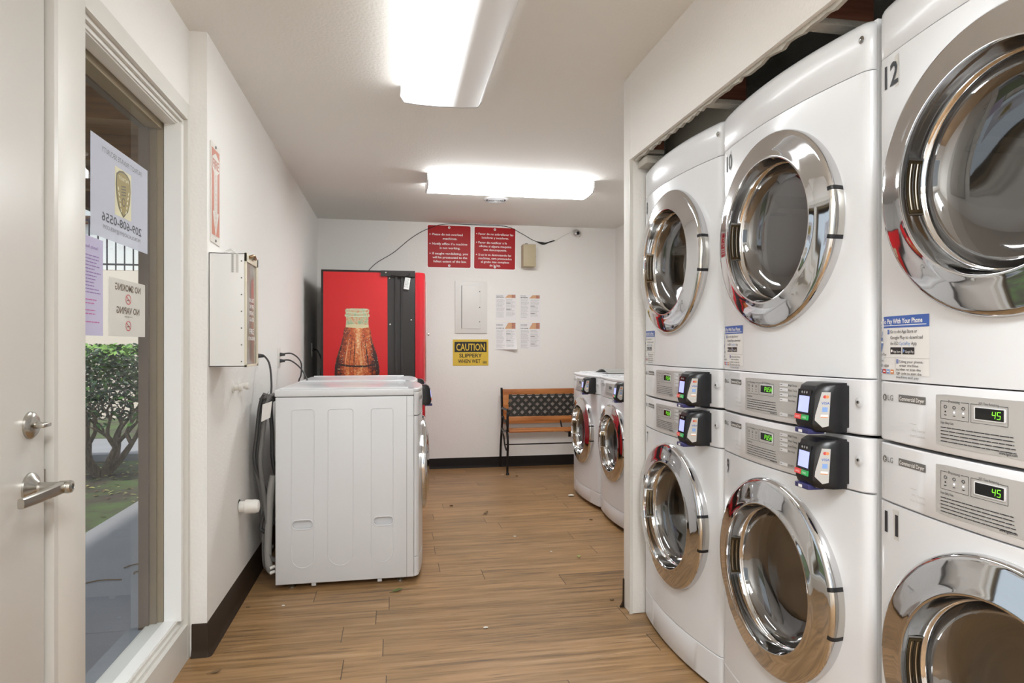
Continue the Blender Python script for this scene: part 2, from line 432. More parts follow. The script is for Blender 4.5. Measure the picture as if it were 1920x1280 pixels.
# baseboards
def cove(mb, p, q, nrm, h, m):
    p = Vector(p); q = Vector(q); nrm = Vector(nrm)
    prof = [(0, 0), (0.020, 0), (0.012, 0.010), (0.0045, 0.028), (0.0035, h - 0.006), (0, h)]
    vs = []
    for a in (p, q):
        for o_, z in prof: c_ = a + nrm * o_; vs.append((c_.x, c_.y, z))
    n = len(prof); mb.add(vs, [(i, i + 1, n + i + 1, n + i) for i in range(n - 1)] + [tuple(range(n)), tuple(range(n, 2 * n))], m)
mb = MB(); cove(mb, (LX, LY - 0.003), (LX, BY), (1, 0), 0.125, BASEB); cove(mb, (EX + 0.01, LY), (LX + 0.004, LY), (0, -1), 0.125, BASEB)
mb.lathe([(0.0, 0.125), (0.0045, 0.122), (0.0045, 0.028), (0.012, 0.010), (0.020, 0)], lambda x, y, h: (LX + x, LY + y, h), BASEB, 10, -pi / 2, 0)
struct(mb.build('baseboard_left'))
mb = MB(); cove(mb, (LX + 0.02, BY), (2.25, BY), (0, -1), 0.10, BASEB2); struct(mb.build('baseboard_back'))
mb = MB(); cove(mb, (RX - 0.0, 2.80), (2.25, 2.80), (0, 1), 0.11, BASEB); cove(mb, (RX, 2.79), (RX, 2.803), (-1, 0), 0.13, BASEB); struct(mb.build('baseboard_right'))

# ------------------------------------------------------------------ sidelight window and door
WY0, WY1 = 1.66, 2.645
GX = -0.845
win = struct(MB().box(-0.90, EX + 0.004, WY0, 1.80, 0, 2.12, TRIM, 0.002).box(-0.90, EX + 0.004, 2.60 + 0.025, LY + 0.012, 0, 2.12, TRIM)
      .box(-0.90, EX + 0.003, 1.80, 2.625, 0, 0.135, TRIM).box(-0.90, EX + 0.003, 1.80, 2.625, 2.06, 2.12, TRIM)
      .build('window_1'))
mb = MB()   # moulded step of the frame
for k, (o_, x_) in enumerate(((0.0, EX - 0.012), (0.014, EX - 0.022))):
    a, b_, c_, d_ = 1.80 + o_, 2.625 - o_, 0.135 + o_, 2.06 - o_
    t = 0.014
    mb.box(-0.90, x_, a, a + t, c_, d_, TRIM); mb.box(-0.90, x_, b_ - t, b_, c_, d_, TRIM)
    mb.box(-0.90, x_, a + t, b_ - t, c_, c_ + t, TRIM); mb.box(-0.90, x_, a + t, b_ - t, d_ - t, d_, TRIM)
mb.build('window_moulding', win)
mb = MB()
a, b_, c_, d_, t = 1.828, 2.597, 0.163, 2.032, 0.014
mb.box(GX, EX - 0.028, a, a + t, c_, d_, STOPM); mb.box(GX + .001, EX - 0.009, b_ - 0.008, b_ + 0.017, c_, d_, STOPM)
mb.box(GX, EX - 0.028, a, b_ + 0.014, c_ - .014, c_ + 0.004, STOPM); mb.box(GX, EX - 0.028, a, b_ + 0.014, d_ - 0.004, d_ + .014, STOPM)
mb.build('window_stop', win)
MB().poly([(1.80, 0.14), (2.625, 0.14), (2.625, 2.05), (1.80, 2.05)], lambda u, v, d: (GX, u, v), 0, WGLASS).build('window_glass', win)
OUTW = mat('exterior_trim_paint', '#8F7B5C', 0.6, var=0.08, vscale=8)
OUTD = mat('exterior_trim_dark', '#5E4E40', 0.6, var=0.1, vscale=8)
OUTM = mat('exterior_trim_brown', '#76644C', 0.6, var=0.1, vscale=8)
SILLG = mat('sill_grey', '#8E9298', 0.55, var=0.08, vscale=10)
mb = MB()
mb.box(-0.868, GX - 0.002, 2.592, 2.625, 0.14, 2.05, OUTW); mb.box(-0.890, -0.868, 2.580, 2.645, 0.10, 2.12, OUTM); mb.box(-0.924, -0.890, 2.566, 2.648, 0.0, 2.12, OUTD)
mb.box(-0.895, GX - 0.006, 1.80, 1.83, 0.14, 2.05, OUTW)
mb.box(-0.90, GX - 0.006, 1.80, 2.625, 2.005, 2.05, OUTW); mb.box(-0.924, -0.90, 1.80, 2.645, 2.0, 2.12, OUTD)
mb.build('exterior_frame', win)
MB().box(-0.965, GX - 0.006, 1.80, 2.60, 0.10, 0.15, SILLG).build('window_sill', win)

# posters on the glass (printed side outwards, seen from behind)
GF = lambda u, v, d: (GX + 0.002 + d, u, v)
def gm(y0, y1): return None
def T(mb, s, yc, z, h, m, w=None, bold=0.0, d=0.0012):   # text readable from outside: mirrored from inside
    mb.text(s, GF, m, yc, z, h, w, 'c', bold, d, mirror=False)
# seen from the room, +Y runs to the right, so text is mirrored along u
def TM(mb, s, yc, z, h, m, w=None, bold=0.0, d=0.0012):
    mb.text(s, GF, m, yc, z, h, w, 'c', bold, d, mirror=True)
p = thing('window_poster', 'translucent security company poster with shield emblem, seen mirrored through window glass', 'poster', (GX, 2.21, 1.66))
def child(mb, name, par, **k):
    o = mb.build(name, par, **k); o.matrix_parent_inverse = par.matrix_basis.inverted() if False else Matrix.Translation(par.location).inverted(); return o
child(MB().prism([(1.996, 1.515), (2.421, 1.515), (2.421, 1.805), (1.996, 1.805)], GF, 0, 0.0008, POSTERF), 'sheet', p)
mb = MB(); TM(mb, 'PATRIOT PRIVATE SECURITY', 2.215, 1.768, 0.016, GRTXT, 0.30); TM(mb, '209-608-0556', 2.215, 1.566, 0.026, DKTXT, 0.30, 0.01); TM(mb, 'PATROLACADEMY@WEB.COM', 2.215, 1.543, 0.012, GRTXT, 0.28)
child(mb, 'lettering', p)
GOLD = mat('badge_gold', '#8B7A3A', 0.5); GOLDD = mat('badge_dark', '#4F4626', 0.5); CREAM = mat('badge_cream', '#CFC9A8', 0.6)
mb = MB(); mb.poly([(2.155, 1.600), (2.280, 1.600), (2.280, 1.750), (2.155, 1.750)], GF, 0.0012, CREAM)
def shield(k):
    pts = [(0, .073), (.03, .068), (.052, .055), (.056, .02), (.05, -.02), (.035, -.05), (0, -.074), (-.035, -.05), (-.05, -.02), (-.056, .02), (-.052, .055), (-.03, .068)]
    return [(2.2175 + a * k, 1.675 + b * k) for a, b in pts]
mb.poly(shield(1.0), GF, 0.0016, GOLDD); mb.poly(shield(0.92), GF, 0.0019, GOLD)
TM(mb, 'PATRIOT', 2.2175, 1.716, 0.011, CREAM, 0.075, 0.01, 0.0022)
for k in range(4): mb.poly([(2.20, 1.695 - k * .009), (2.235, 1.700 - k * .009), (2.235, 1.704 - k * .009), (2.20, 1.699 - k * .009)], GF, 0.0022, GOLDD)
mb.lathe([(0.010, 0), (0.014, 0)], lambda x, y, h: GF(2.2175 + x, 1.650 + y, 0.0022), GOLDD, 16)
for sgn in (-1, 1):
    for k in range(5):
        mb.poly(bar2((2.2175 + sgn * (.042 - k * .005), 1.69 - k * .016), (2.2175 + sgn * (.036 - k * .005), 1.68 - k * .016), .006), GF, 0.0022, CREAM)
child(mb, 'emblem', p)
p = thing('notice_sheet', 'white laundry notice with purple print taped to the window glass, cut off by the mullion', 'notice', (GX, 1.98, 1.36))
child(MB().prism([(1.86, 1.225), (2.075, 1.225), (2.075, 1.505), (1.86, 1.505)], GF, 0, 0.0006, PAPERF), 'sheet', p)
PURT = mat('purple_ink', '#8F6FA8', 0.5); PINK = mat('pink_ink', '#C0609A', 0.5)
mb = MB(); TM(mb, 'Laundry Room Rules', 1.98, 1.472, 0.009, PURT, 0.12, 0.01); rows(mb, GF, PURT, 1.875, 2.06, 1.450, 12, 0.0095, 0.003, 0.0012, 4); rows(mb, GF, PINK, 1.875, 2.06, 1.325, 2, 0.010, 0.003, 0.0012, 5); rows(mb, GF, PINK, 1.875, 2.06, 1.295, 2, 0.010, 0.003, 0.0012, 6); rows(mb, GF, PINK, 1.875, 2.06, 1.262, 1, 0.010, 0.003, 0.0012, 8)
child(mb, 'lettering', p)
p = thing('no_smoking_sign', 'cream no smoking no vaping sign, mirrored, hanging on the window glass', 'sign', (GX, 2.25, 1.31))
child(MB().prism(rrect(2.112, 2.395, 1.226, 1.405, .004), GF, 0, 0.002, SIGNF), 'sheet', p)
BRN = mat('brown_ink', '#6B5540', 0.5)
mb = MB(); TM(mb, 'NO SMOKING', 2.2535, 1.370, 0.021, BRN, 0.20, 0.02, 0.0026); TM(mb, 'NO VAPING', 2.2535, 1.298, 0.021, BRN, 0.18, 0.02, 0.0026); TM(mb, 'or e-cigarettes', 2.2535, 1.287, 0.006, BRN, 0.06, 0.0, 0.0026)
for cz in (1.345, 1.260):
    mb.lathe([(0.0135, 0), (0.0165, 0)], lambda x, y, h: GF(2.2535 + x * 1.35, cz + y, 0.0026), REDI, 24); mb.poly(bar2((2.2535 - .014, cz + .009), (2.2535 + .014, cz - .009), .003), GF, 0.0028, REDI)
    mb.poly(bar2((2.2535 - .010, cz - .003), (2.2535 + .011, cz - .001), .003), GF, 0.0024, BRN)
child(mb, 'lettering', p)

# door slab with deadbolt and lever
dr = struct(MB().box(-0.825, -0.781, 0.72, 1.625, 0.012, 2.09, DOORP, 0.003).build('door_1'))
mb = MB(); mb.box(-0.90, -0.83, 1.628, WY0, 0, 2.12, TRIM); mb.box(-0.90, EX + 0.006, 1.642, WY0, 0, 2.12, DOORP); mb.box(-0.90, EX + 0.004, 0.70, WY0, 2.095, 2.12, TRIM)
struct(mb.build('trim_3'))
SX = lambda cy, cz: (lambda x, y, h: (-0.781 + h, cy + x, cz + y))
mb = MB(); f = SX(1.565, 0.885)
mb.lathe([(0.034, 0), (0.0335, 0.004), (0.029, 0.008), (0.020, 0.013), (0.0125, 0.019), (0.0115, 0.024)], f, STEEL, 32)
mb.lathe([(0.0115, 0.024), (0.0115, 0.055), (0.0135, 0.060), (0.0145, 0.078), (0.013, 0.083), (0.007, 0.085), (0.006, 0.083), (0, 0.083)], f, STEEL, 24)
vs = []; fs = []
K = 9
for i in range(K):   # tapering lever bending towards the door
    t = i / (K - 1); yy = 1.565 - 0.005 - 0.135 * t; xx = -0.781 + 0.070 - 0.012 * t * t - 0.004; hh = 0.0125 - 0.002 * t; ww = 0.0085 - 0.002 * t
    for k in range(10):
        a = 2 * pi * k / 10; ca, sa = cos(a), sin(a)
        ca = math.copysign(abs(ca) ** 0.5, ca); sa = math.copysign(abs(sa) ** 0.5, sa)
        vs.append((xx + ca * ww, yy, 0.885 - 0.004 * t + sa * hh))
for i in range(K - 1):
    for k in range(10): fs.append((i * 10 + k, i * 10 + (k + 1) % 10, (i + 1) * 10 + (k + 1) % 10, (i + 1) * 10 + k))
fs += [tuple(range(10)), tuple(range((K - 1) * 10, K * 10))]
mb.add(vs, fs, STEEL); mb.disc(0.005, f, 0.0853, BLACKG, 16)
mb.build('door_lever', dr)
mb = MB(); f = SX(1.565, 1.022)
mb.lathe([(0.030, 0), (0.0295, 0.005), (0.024, 0.010), (0.016, 0.0125), (0, 0.013)], f, STEEL, 32)
mb.lathe([(0.008, 0.012), (0.0075, 0.022), (0, 0.022)], f, STEEL, 16); mb.box(-0.781 + 0.018, -0.781 + 0.036, 1.548, 1.582, 1.017, 1.027, STEEL, 0.003)
mb.build('deadbolt', dr)
mb = MB(); mb.box(-0.790, -0.779, 1.6255, 1.6275, 0.855, 0.915, CHROMED); mb.box(-0.826, -0.806, 1.6256, 1.634, 0.872, 0.898, CHROMED); mb.build('strike_plate', dr)

# ------------------------------------------------------------------ outside
CONC = mat('concrete_path', '#96969B', 0.85, bump=0.3, bscale=120, var=0.14, vscale=2.2)
SOIL = mat('soil_and_moss', '#4A4A38', 0.95, bump=0.8, bscale=40, var=0.5, vscale=5)
def ground():
    m = bpy.data.materials.new('mossy_soil'); m.use_nodes = True; nt = m.node_tree; b = nt.nodes['Principled BSDF']; N = nt.nodes.new; L = nt.links.new
    tc = N('ShaderNodeTexCoord'); n = N('ShaderNodeTexNoise'); n.inputs['Scale'].default_value = 1.6; n.inputs['Detail'].default_value = 9; n.inputs['Roughness'].default_value = 0.7
    L(tc.outputs['Object'], n.inputs['Vector']); cr = N('ShaderNodeValToRGB'); e = cr.color_ramp.elements
    e[0].position = 0.42; e[0].color = lin('#4B443C'); e[1].position = 0.58; e[1].color = lin('#53693A'); L(n.outputs[0], cr.inputs[0]); L(cr.outputs[0], b.inputs['Base Color']); b.inputs['Roughness'].default_value = 0.95
    return m
GROUND = ground()
mb = MB(); mb.box(-14, 6, BY + 0.11, 18, -0.10, -0.045, GROUND); mb.box(-14, -1.98, -3, BY + 0.11, -0.10, -0.03, GROUND)
struct(mb.build('ground'))
mb = MB()
for a, b_ in ((-3, -0.2), (-0.19, 1.45), (1.46, 2.99), (3.0, 5.4), (5.41, 7.2)): mb.box(-1.98, -0.962, a, b_, -0.10, -0.02, CONC, 0.004)
mb.box(-9, -0.2, 7.75, 9.3, -0.10, -0.02, CONC, 0.004); mb.box(-9, -1.2, 7.6, 7.75, -0.10, 0.03, CONC, 0.006)
struct(mb.build('path'))
# leaf litter
LEAFY = mat('dry_leaf', '#A8A468', 0.8, var=0.35, vscale=3); LEAFB = mat('brown_leaf', '#7A6244', 0.8, var=0.3, vscale=3)
def leaf_quad(mb, c, L_, W_, az, tilt, roll, m):
    M = Matrix.Translation(c) @ Matrix.Rotation(az, 4, 'Z') @ Matrix.Rotation(tilt, 4, 'Y') @ Matrix.Rotation(roll, 4, 'X')
    pts = [(-L_ / 2, 0, 0), (-L_ * .15, W_ / 2, L_ * .05), (L_ * .25, W_ * .38, L_ * .05), (L_ / 2, 0, 0), (L_ * .25, -W_ * .38, L_ * .05), (-L_ * .15, -W_ / 2, L_ * .05)]
    mb.add([M @ Vector(p_) for p_ in pts], [(0, 1, 2, 3), (0, 3, 4, 5)], m)
mb = MB(); rg = random.Random(11)
for k in range(900):
    x = rg.uniform(-4.6, -2.0); y = rg.uniform(4.2, 7.4)
    if rg.random() > 0.25 + 0.75 * min(1, max(0, (y - 4.9) / 1.2)): continue
    leaf_quad(mb, (x, y, -0.022), rg.uniform(.03, .07), rg.uniform(.015, .03), rg.uniform(0, 6.3), rg.uniform(-.3, .3), rg.uniform(-.3, .3), rg.choice((LEAFY, LEAFY, LEAFB)))
o = mb.build('leaf_litter', fixn=False); tag(o, 'dry yellow and brown leaves scattered on the soil under the shrub outside', 'leaves'); o['kind'] = 'stuff'
for k, (x, y, az, L_) in enumerate(((-1.45, 3.83, .7, .13), (-1.55, 3.62, .2, .16), (-1.36, 3.72, 1.2, .05))):
    mb = MB(); mb.tube([(0, 0, .004), (L_ * .4, .012, .006), (L_, -.01, .004)], .0035, LEAFB, 6)
    o = mb.build('twig', loc=(x, y, -0.02)); o.rotation_euler = (0, 0, az)
    tag(o, ('short bent twig on the concrete path, farthest into the yard', 'longest curved twig lying on the concrete path', 'smallest twig on the concrete path beside the building')[k], 'twig', 'twigs on the path')

# shrub
sh = thing('shrub', 'clipped green shrub with bare branching trunk, outside the window', 'shrub', (-2.75, 6.75, -0.04))
mb = MB(); rg = random.Random(5); tips = []
def branch(p, d, L_, r, lvl):
    q = p + d * L_; mid = p + d * L_ * .5 + Vector((rg.uniform(-.04, .04), rg.uniform(-.04, .04), 0))
    mb.tube([p, mid, q], lambda t: r * (1 - .45 * t), TRUNK, 7, sub=3)
    if lvl == 0: tips.append(q); return
    for k in range(3 if lvl > 1 else 2):
        nd = (d + Vector((rg.uniform(-.75, .75), rg.uniform(-.75, .75), rg.uniform(-.1, .5)))).normalized()
        branch(q, nd, L_ * rg.uniform(.6, .85), r * .55, lvl - 1)
for k in range(6):
    a = k * 1.05 + .3; branch(Vector((0.03 * cos(a), 0.03 * sin(a), 0)), Vector((cos(a) * .75, sin(a) * .75, 1)).normalized(), .36, .042, 3)
mb.build('branches', sh)
LG1 = mat('shrub_leaf_green', '#4F7A35', 0.45, var=0.3, vscale=2); LG2 = mat('shrub_leaf_dark', '#2F4A34', 0.4, var=0.3, vscale=2); LG3 = mat('shrub_leaf_light', '#86B254', 0.45, var=0.2, vscale=2)
mb = MB()
for k in range(8500):
    a = rg.uniform(0, 2 * pi); q = rg.random() ** .5; x = q * 1.0 * cos(a); y = q * .75 * sin(a)
    z = .52 + .74 * rg.random() ** .75
    if z < .75 and rg.random() < .45: continue
    z = min(z, 1.24 + .025 * sin(x * 14) * cos(y * 11))
    leaf_quad(mb, (x, y, z), rg.uniform(.045, .075), rg.uniform(.022, .036), rg.uniform(0, 6.3), rg.uniform(-.8, .8), rg.uniform(-.8, .8), LG3 if z > 1.16 and rg.random() < .6 else rg.choice((LG1, LG2, LG2)))
mb.build('foliage', sh, fixn=False)

# building across the yard
STUC = mat('cream_stucco', '#E6D9CC', 0.9, bump=0.2, bscale=60); STUCW = mat('pale_stucco', '#DDE3E6', 0.9); ROOFB = mat('brown_fascia', '#5C4638', 0.7); RAILM = mat('railing_black', '#33323A', 0.5)
PANE = mat('dark_window_pane', '#8FA3B5', 0.1)
bd = thing('apartment_building', 'cream stucco building with brown fascia across the yard, beyond the shrub', 'building', (-5.2, 13.0, -0.04))
mb = MB(); mb.box(-6, 5.2, 0.2, 3, 0, 4.9, STUCW); mb.build('wall', bd)
mb = MB(); mb.box(-6, 5.2, -0.9, -0.7, 0, 2.55, STUC); mb.box(-6, 5.2, -0.72, 0.2, 2.45, 2.58, STUC); mb.build('parapet', bd)
mb = MB(); mb.box(-6, 5.2, -0.2, 0.2, 4.65, 4.9, ROOFB); mb.box(-6, 5.2, 0.08, 0.2, 3.52, 3.66, ROOFB); mb.build('fascia', bd)
for k in range(4):
    fr_ = MB().box(-4.2 + k * 2.2, -2.9 + k * 2.2, 0.14, 0.2, 3.72, 4.5, STUC).build('window', bd); MB().box(-4.1 + k * 2.2, -3.0 + k * 2.2, 0.12, 0.14, 3.8, 4.42, PANE).build('pane', fr_)
mb = MB(); RZ = 2.55
mb.box(-6, 5.2, -0.82, -0.78, RZ + 0.85, RZ + 0.89, RAILM); mb.box(-6, 5.2, -0.815, -0.785, RZ + 0.10, RZ + 0.13, RAILM)
for k in range(80): mb.box(-6 + k * .14, -6 + k * .14 + .018, -.81, -.79, RZ, RZ + (0.9 if k % 12 else 1.0), RAILM)
o = mb.build('railing', bd); o['label'] = 'black metal railing'
# porch roof over the path
pr = thing('porch_roof', 'brown timber eave with exposed rafters over the path outside the window', 'roof', (-1.6, 3.0, 2.3))
mb = MB()
for k in range(7): mb.box(-0.62, 0.62, -1.9 + k * 0.75, -1.82 + k * 0.75, -0.02, 0.13, EAVEW)
mb.build('rafters', pr)
mb = MB(); mb.box(-0.66, 0.64, -2.3, 4.0, 0.131, 0.16, EAVEW); mb.build('decking', pr)
mb = MB(); mb.box(-0.71, -0.663, -2.3, 4.0, -0.06, 0.19, ROOFB); mb.build('fascia', pr)

# ------------------------------------------------------------------ laundry machines
MW, BOW = 0.684, 0.035
def fy(u):
    t = min(1.0, abs(u) / (MW / 2)); y = -BOW * (1 - t * t)
    if t > .93:
        c_ = (t - .93) / .07; y += .020 * (1 - math.sqrt(max(0, 1 - c_ * c_)))
    return y
US = [-MW / 2 + MW * .05 * (1 - cos(pi / 2 * k / 8)) for k in range(9)]
US = US + [-.34 * MW + 0] if False else US
US = sorted(set([round(u, 5) for u in US] + [round(-0.9 * MW / 2 + 0.9 * MW * k / 24, 5) for k in range(25)] + [round(-u, 5) for u in US]))
FN = lambda u, v, d: (u, fy(u) - d, v)      # v = height, d = outwards
def strip(mb, z0, z1, m, topround=0.0, back=0.045):
    if topround:
        lv = [(z0, .002), (z0 + .004, 0)] + [(z1 - topround + topround * sin(pi / 2 * k / 6), topround * (1 - cos(pi / 2 * k / 6))) for k in range(7)]
    else: lv = [(z0, .002), (z0 + .003, 0), (z1 - .003, 0), (z1, .002)]
    n = len(US); vs = []
    for z, ins in lv:
        for u in US:
            uu = u * (1 - ins / (MW / 2)); vs.append((uu, fy(u) + ins, z))
    fs = [(i * n + k, i * n + k + 1, (i + 1) * n + k + 1, (i + 1) * n + k) for i in range(len(lv) - 1) for k in range(n - 1)]
    o = len(vs)
    for z, ins in (lv[0], lv[-1]):
        for u in US: vs.append((u * (1 - ins / (MW / 2)), back, z))
    fs += [(k, k + 1, o + k + 1, o + k) for k in range(n - 1)]; q = (len(lv) - 1) * n
    fs += [(q + k, q + k + 1, o + n + k + 1, o + n + k) for k in range(n - 1)]
    mb.add(vs, fs, m)
def holed_panel(mb, z0, z1, zc, r, m):
    A = []
    hw = .305
    cs = [math.atan2(z - zc, x) % (2 * pi) for x in (-hw, hw) for z in (z0, z1)]
    A = sorted(set([round(2 * pi * k / 96, 6) for k in range(96)] + [round(c_, 6) for c_ in cs]))
    S = [0, .12, .3, .55, 1]; n = len(A); vs = []
    for s_ in S:
        for a in A:
            ca, sa = cos(a), sin(a)
            k = min(hw / abs(ca) if abs(ca) > 1e-6 else 9, ((z1 - zc) / sa if sa > 1e-6 else 9), ((z0 - zc) / sa if sa < -1e-6 else 9))
            q = r + (k - r) * s_; u = q * ca; vs.append((u, fy(u), zc + q * sa))
    fs = [(i * n + k, i * n + (k + 1) % n, (i + 1) * n + (k + 1) % n, (i + 1) * n + k) for i in range(len(S) - 1) for k in range(n)]
    mb.add(vs, fs, m)
    for sgn in (-1, 1):
        uu = [u for u in US if abs(u) > hw and u * sgn > 0]; uu = sorted(uu + [sgn * hw])
        vs = [(u, fy(u), z) for z in (z0, z1) for u in uu]; n = len(uu)
        mb.add(vs, [(k, k + 1, n + k + 1, n + k) for k in range(n - 1)], m)
    # return edges
    n = len(US)
    for z in (z0, z1): mb.add([(u, fy(u), z) for u in US] + [(u, .045, z) for u in US], [(k, k + 1, n + k + 1, n + k) for k in range(n - 1)], m)

SEG = {'4': 'bcfg', '5': 'acdfg', 'P': 'abefg', 'U': 'bcdef', 'S': 'acdfg', 'H': 'bcefg', '0': 'abcdef', '8': 'abcdefg'}
def seg7(mb, s, x, z, h, fn, m, d):
    w_ = h * .5; th = h * .10
    for ch in s:
        P = {'a': ((0, h), (w_, h)), 'b': ((w_, h), (w_, h / 2)), 'c': ((w_, h / 2), (w_, 0)), 'd': ((0, 0), (w_, 0)), 'e': ((0, 0), (0, h / 2)), 'f': ((0, h / 2), (0, h)), 'g': ((0, h / 2), (w_, h / 2))}
        for k in SEG.get(ch, ''):
            a, b_ = P[k]; sl = lambda p_: (x + p_[0] + p_[1] * .12, z + p_[1])
            mb.poly(bar2(sl(a), sl(b_), th), fn, d, m)
        x += w_ * 1.6

def make_reader(par, z0, push=True):
    """card terminal on the right part of the control panel; z0 = height of its foot"""
    rd_shell = MB()
    back = -.018
    plan = [(.205, back), (.196, -.080), (.203, -.098), (.262, -.104), (.272, -.100), (.291, -.064), (.288, back)]
    lv = [(-.006, .80), (.002, .93), (.015, 1.0), (.085, .90), (.106, .80), (.114, .62)]
    n = len(plan); cx = .245
    pos = lambda i, z, k: (cx + (plan[i][0] - cx) * (1.0 if z > 0.1 else 1), back + (plan[i][1] - back) * k, z0 + z)
    vs = [pos(i, z, k) for z, k in lv for i in range(n)]
    fs = [(j * n + i, j * n + (i + 1) % n, (j + 1) * n + (i + 1) % n, (j + 1) * n + i) for j in range(len(lv) - 1) for i in range(n)]
    fs += [tuple(range(n)), tuple(range((len(lv) - 1) * n, len(lv) * n))]
    rd_shell.add(vs, fs, BLACK)
    rd_shell.box(.225, .286, fy(.28) - .025, .0, z0 + .004, z0 + .108, BLACK, .003)
    rd_shell.box(.252, .284, -.050, -.018, z0 + .008, z0 + .104, BLACK, .002)
    rd = rd_shell.build('card_reader', par, angle=40)
    def face(i, j):
        def F(s_, t, d):
            z = .015 + t * .070; k = 1.0 - .10 * t
            a = Vector(pos(i, z, k)); b_ = Vector(pos(j, z, k)); e_ = (b_ - a); nn = Vector((e_.y, -e_.x, 0)).normalized()
            if nn.y > 0: nn = -nn
            q = a.lerp(b_, s_) + nn * d; return (q.x, q.y, q.z)
        return F
    F = face(2, 3); rc = lambda a, b_, c_, d_: [(a, c_), (b_, c_), (b_, d_), (a, d_)]
    MB().poly(rc(-.02, .98, .08, 1.16), F, .0008, BLACKG).build('face_plate', rd)
    MB().prism(rc(.12, .90, .36, .93), F, .0009, .0013, SCRN).build('screen', rd)
    mb = MB(); mb.prism(rc(-.02, .47, .10, .27), F, .0009, .004, REDB); mb.text('CANCEL', F, WHTXT, .225, .15, .07, .38, 'c', 0, .0042); mb.build('button', rd)
    mb = MB(); mb.prism(rc(.50, .99, .10, .27), F, .0009, .004, GRNB); mb.text('CARD', F, WHTXT, .745, .15, .07, .3, 'c', 0, .0042); mb.build('button', rd)
    mb = MB()
    for k in range(3):
        cxk = .32 + k * .18; mb.add([F(cxk + .07 * cos(2 * pi * a / 14), 1.06 + .055 * sin(2 * pi * a / 14), .0013) for a in range(14)], [tuple(range(14))], GRTXT)
        mb.poly(rc(cxk - .03, cxk + .03, 1.035, 1.085), F, .0016, LGTXT)
    mb.build('card_symbols', rd)
    G = face(4, 5)
    mb = MB(); mb.prism([(.10, .12), (.55, -.12), (.88, -.06), (.88, 1.10), (.36, 1.10), (.10, .30)], G, .0006, .0014, GREYP)
    mb.add([G(.56 + .11 * cos(2 * pi * a / 14), .94 + .055 * sin(2 * pi * a / 14), .0018) for a in range(14)], [tuple(range(14))], REDI)
    mb.add([G(.70 + .11 * cos(2 * pi * a / 14), .94 + .055 * sin(2 * pi * a / 14), .0020) for a in range(14)], [tuple(range(14))], ORNG)
    mb.text('VISA', G, BLUE, .62, .68, .085, .48, 'c', .02, .0018); mb.poly(rc(.46, .76, .42, .58), G, .0018, LBLUE)
    mb.poly(rc(.40, .80, .22, .32), G, .0018, WHTXT); mb.poly(rc(.40, .80, .22, .25), G, .0020, ORNG)
    mb.build('logo_plate', rd)
    mb = MB(); H_ = face(1, 3)
    mb.box(.208, .262, -.104, -.06, z0 - .012, z0 + .001, PURP, .002); mb.poly([(.223, z0 - .010), (.238, z0 - .010), (.238, z0 - .003), (.223, z0 - .003)], lambda u, v, d: (u, -.1045, v), 0, WHTXT)
    mb.build('card_slot', rd)
    return rd

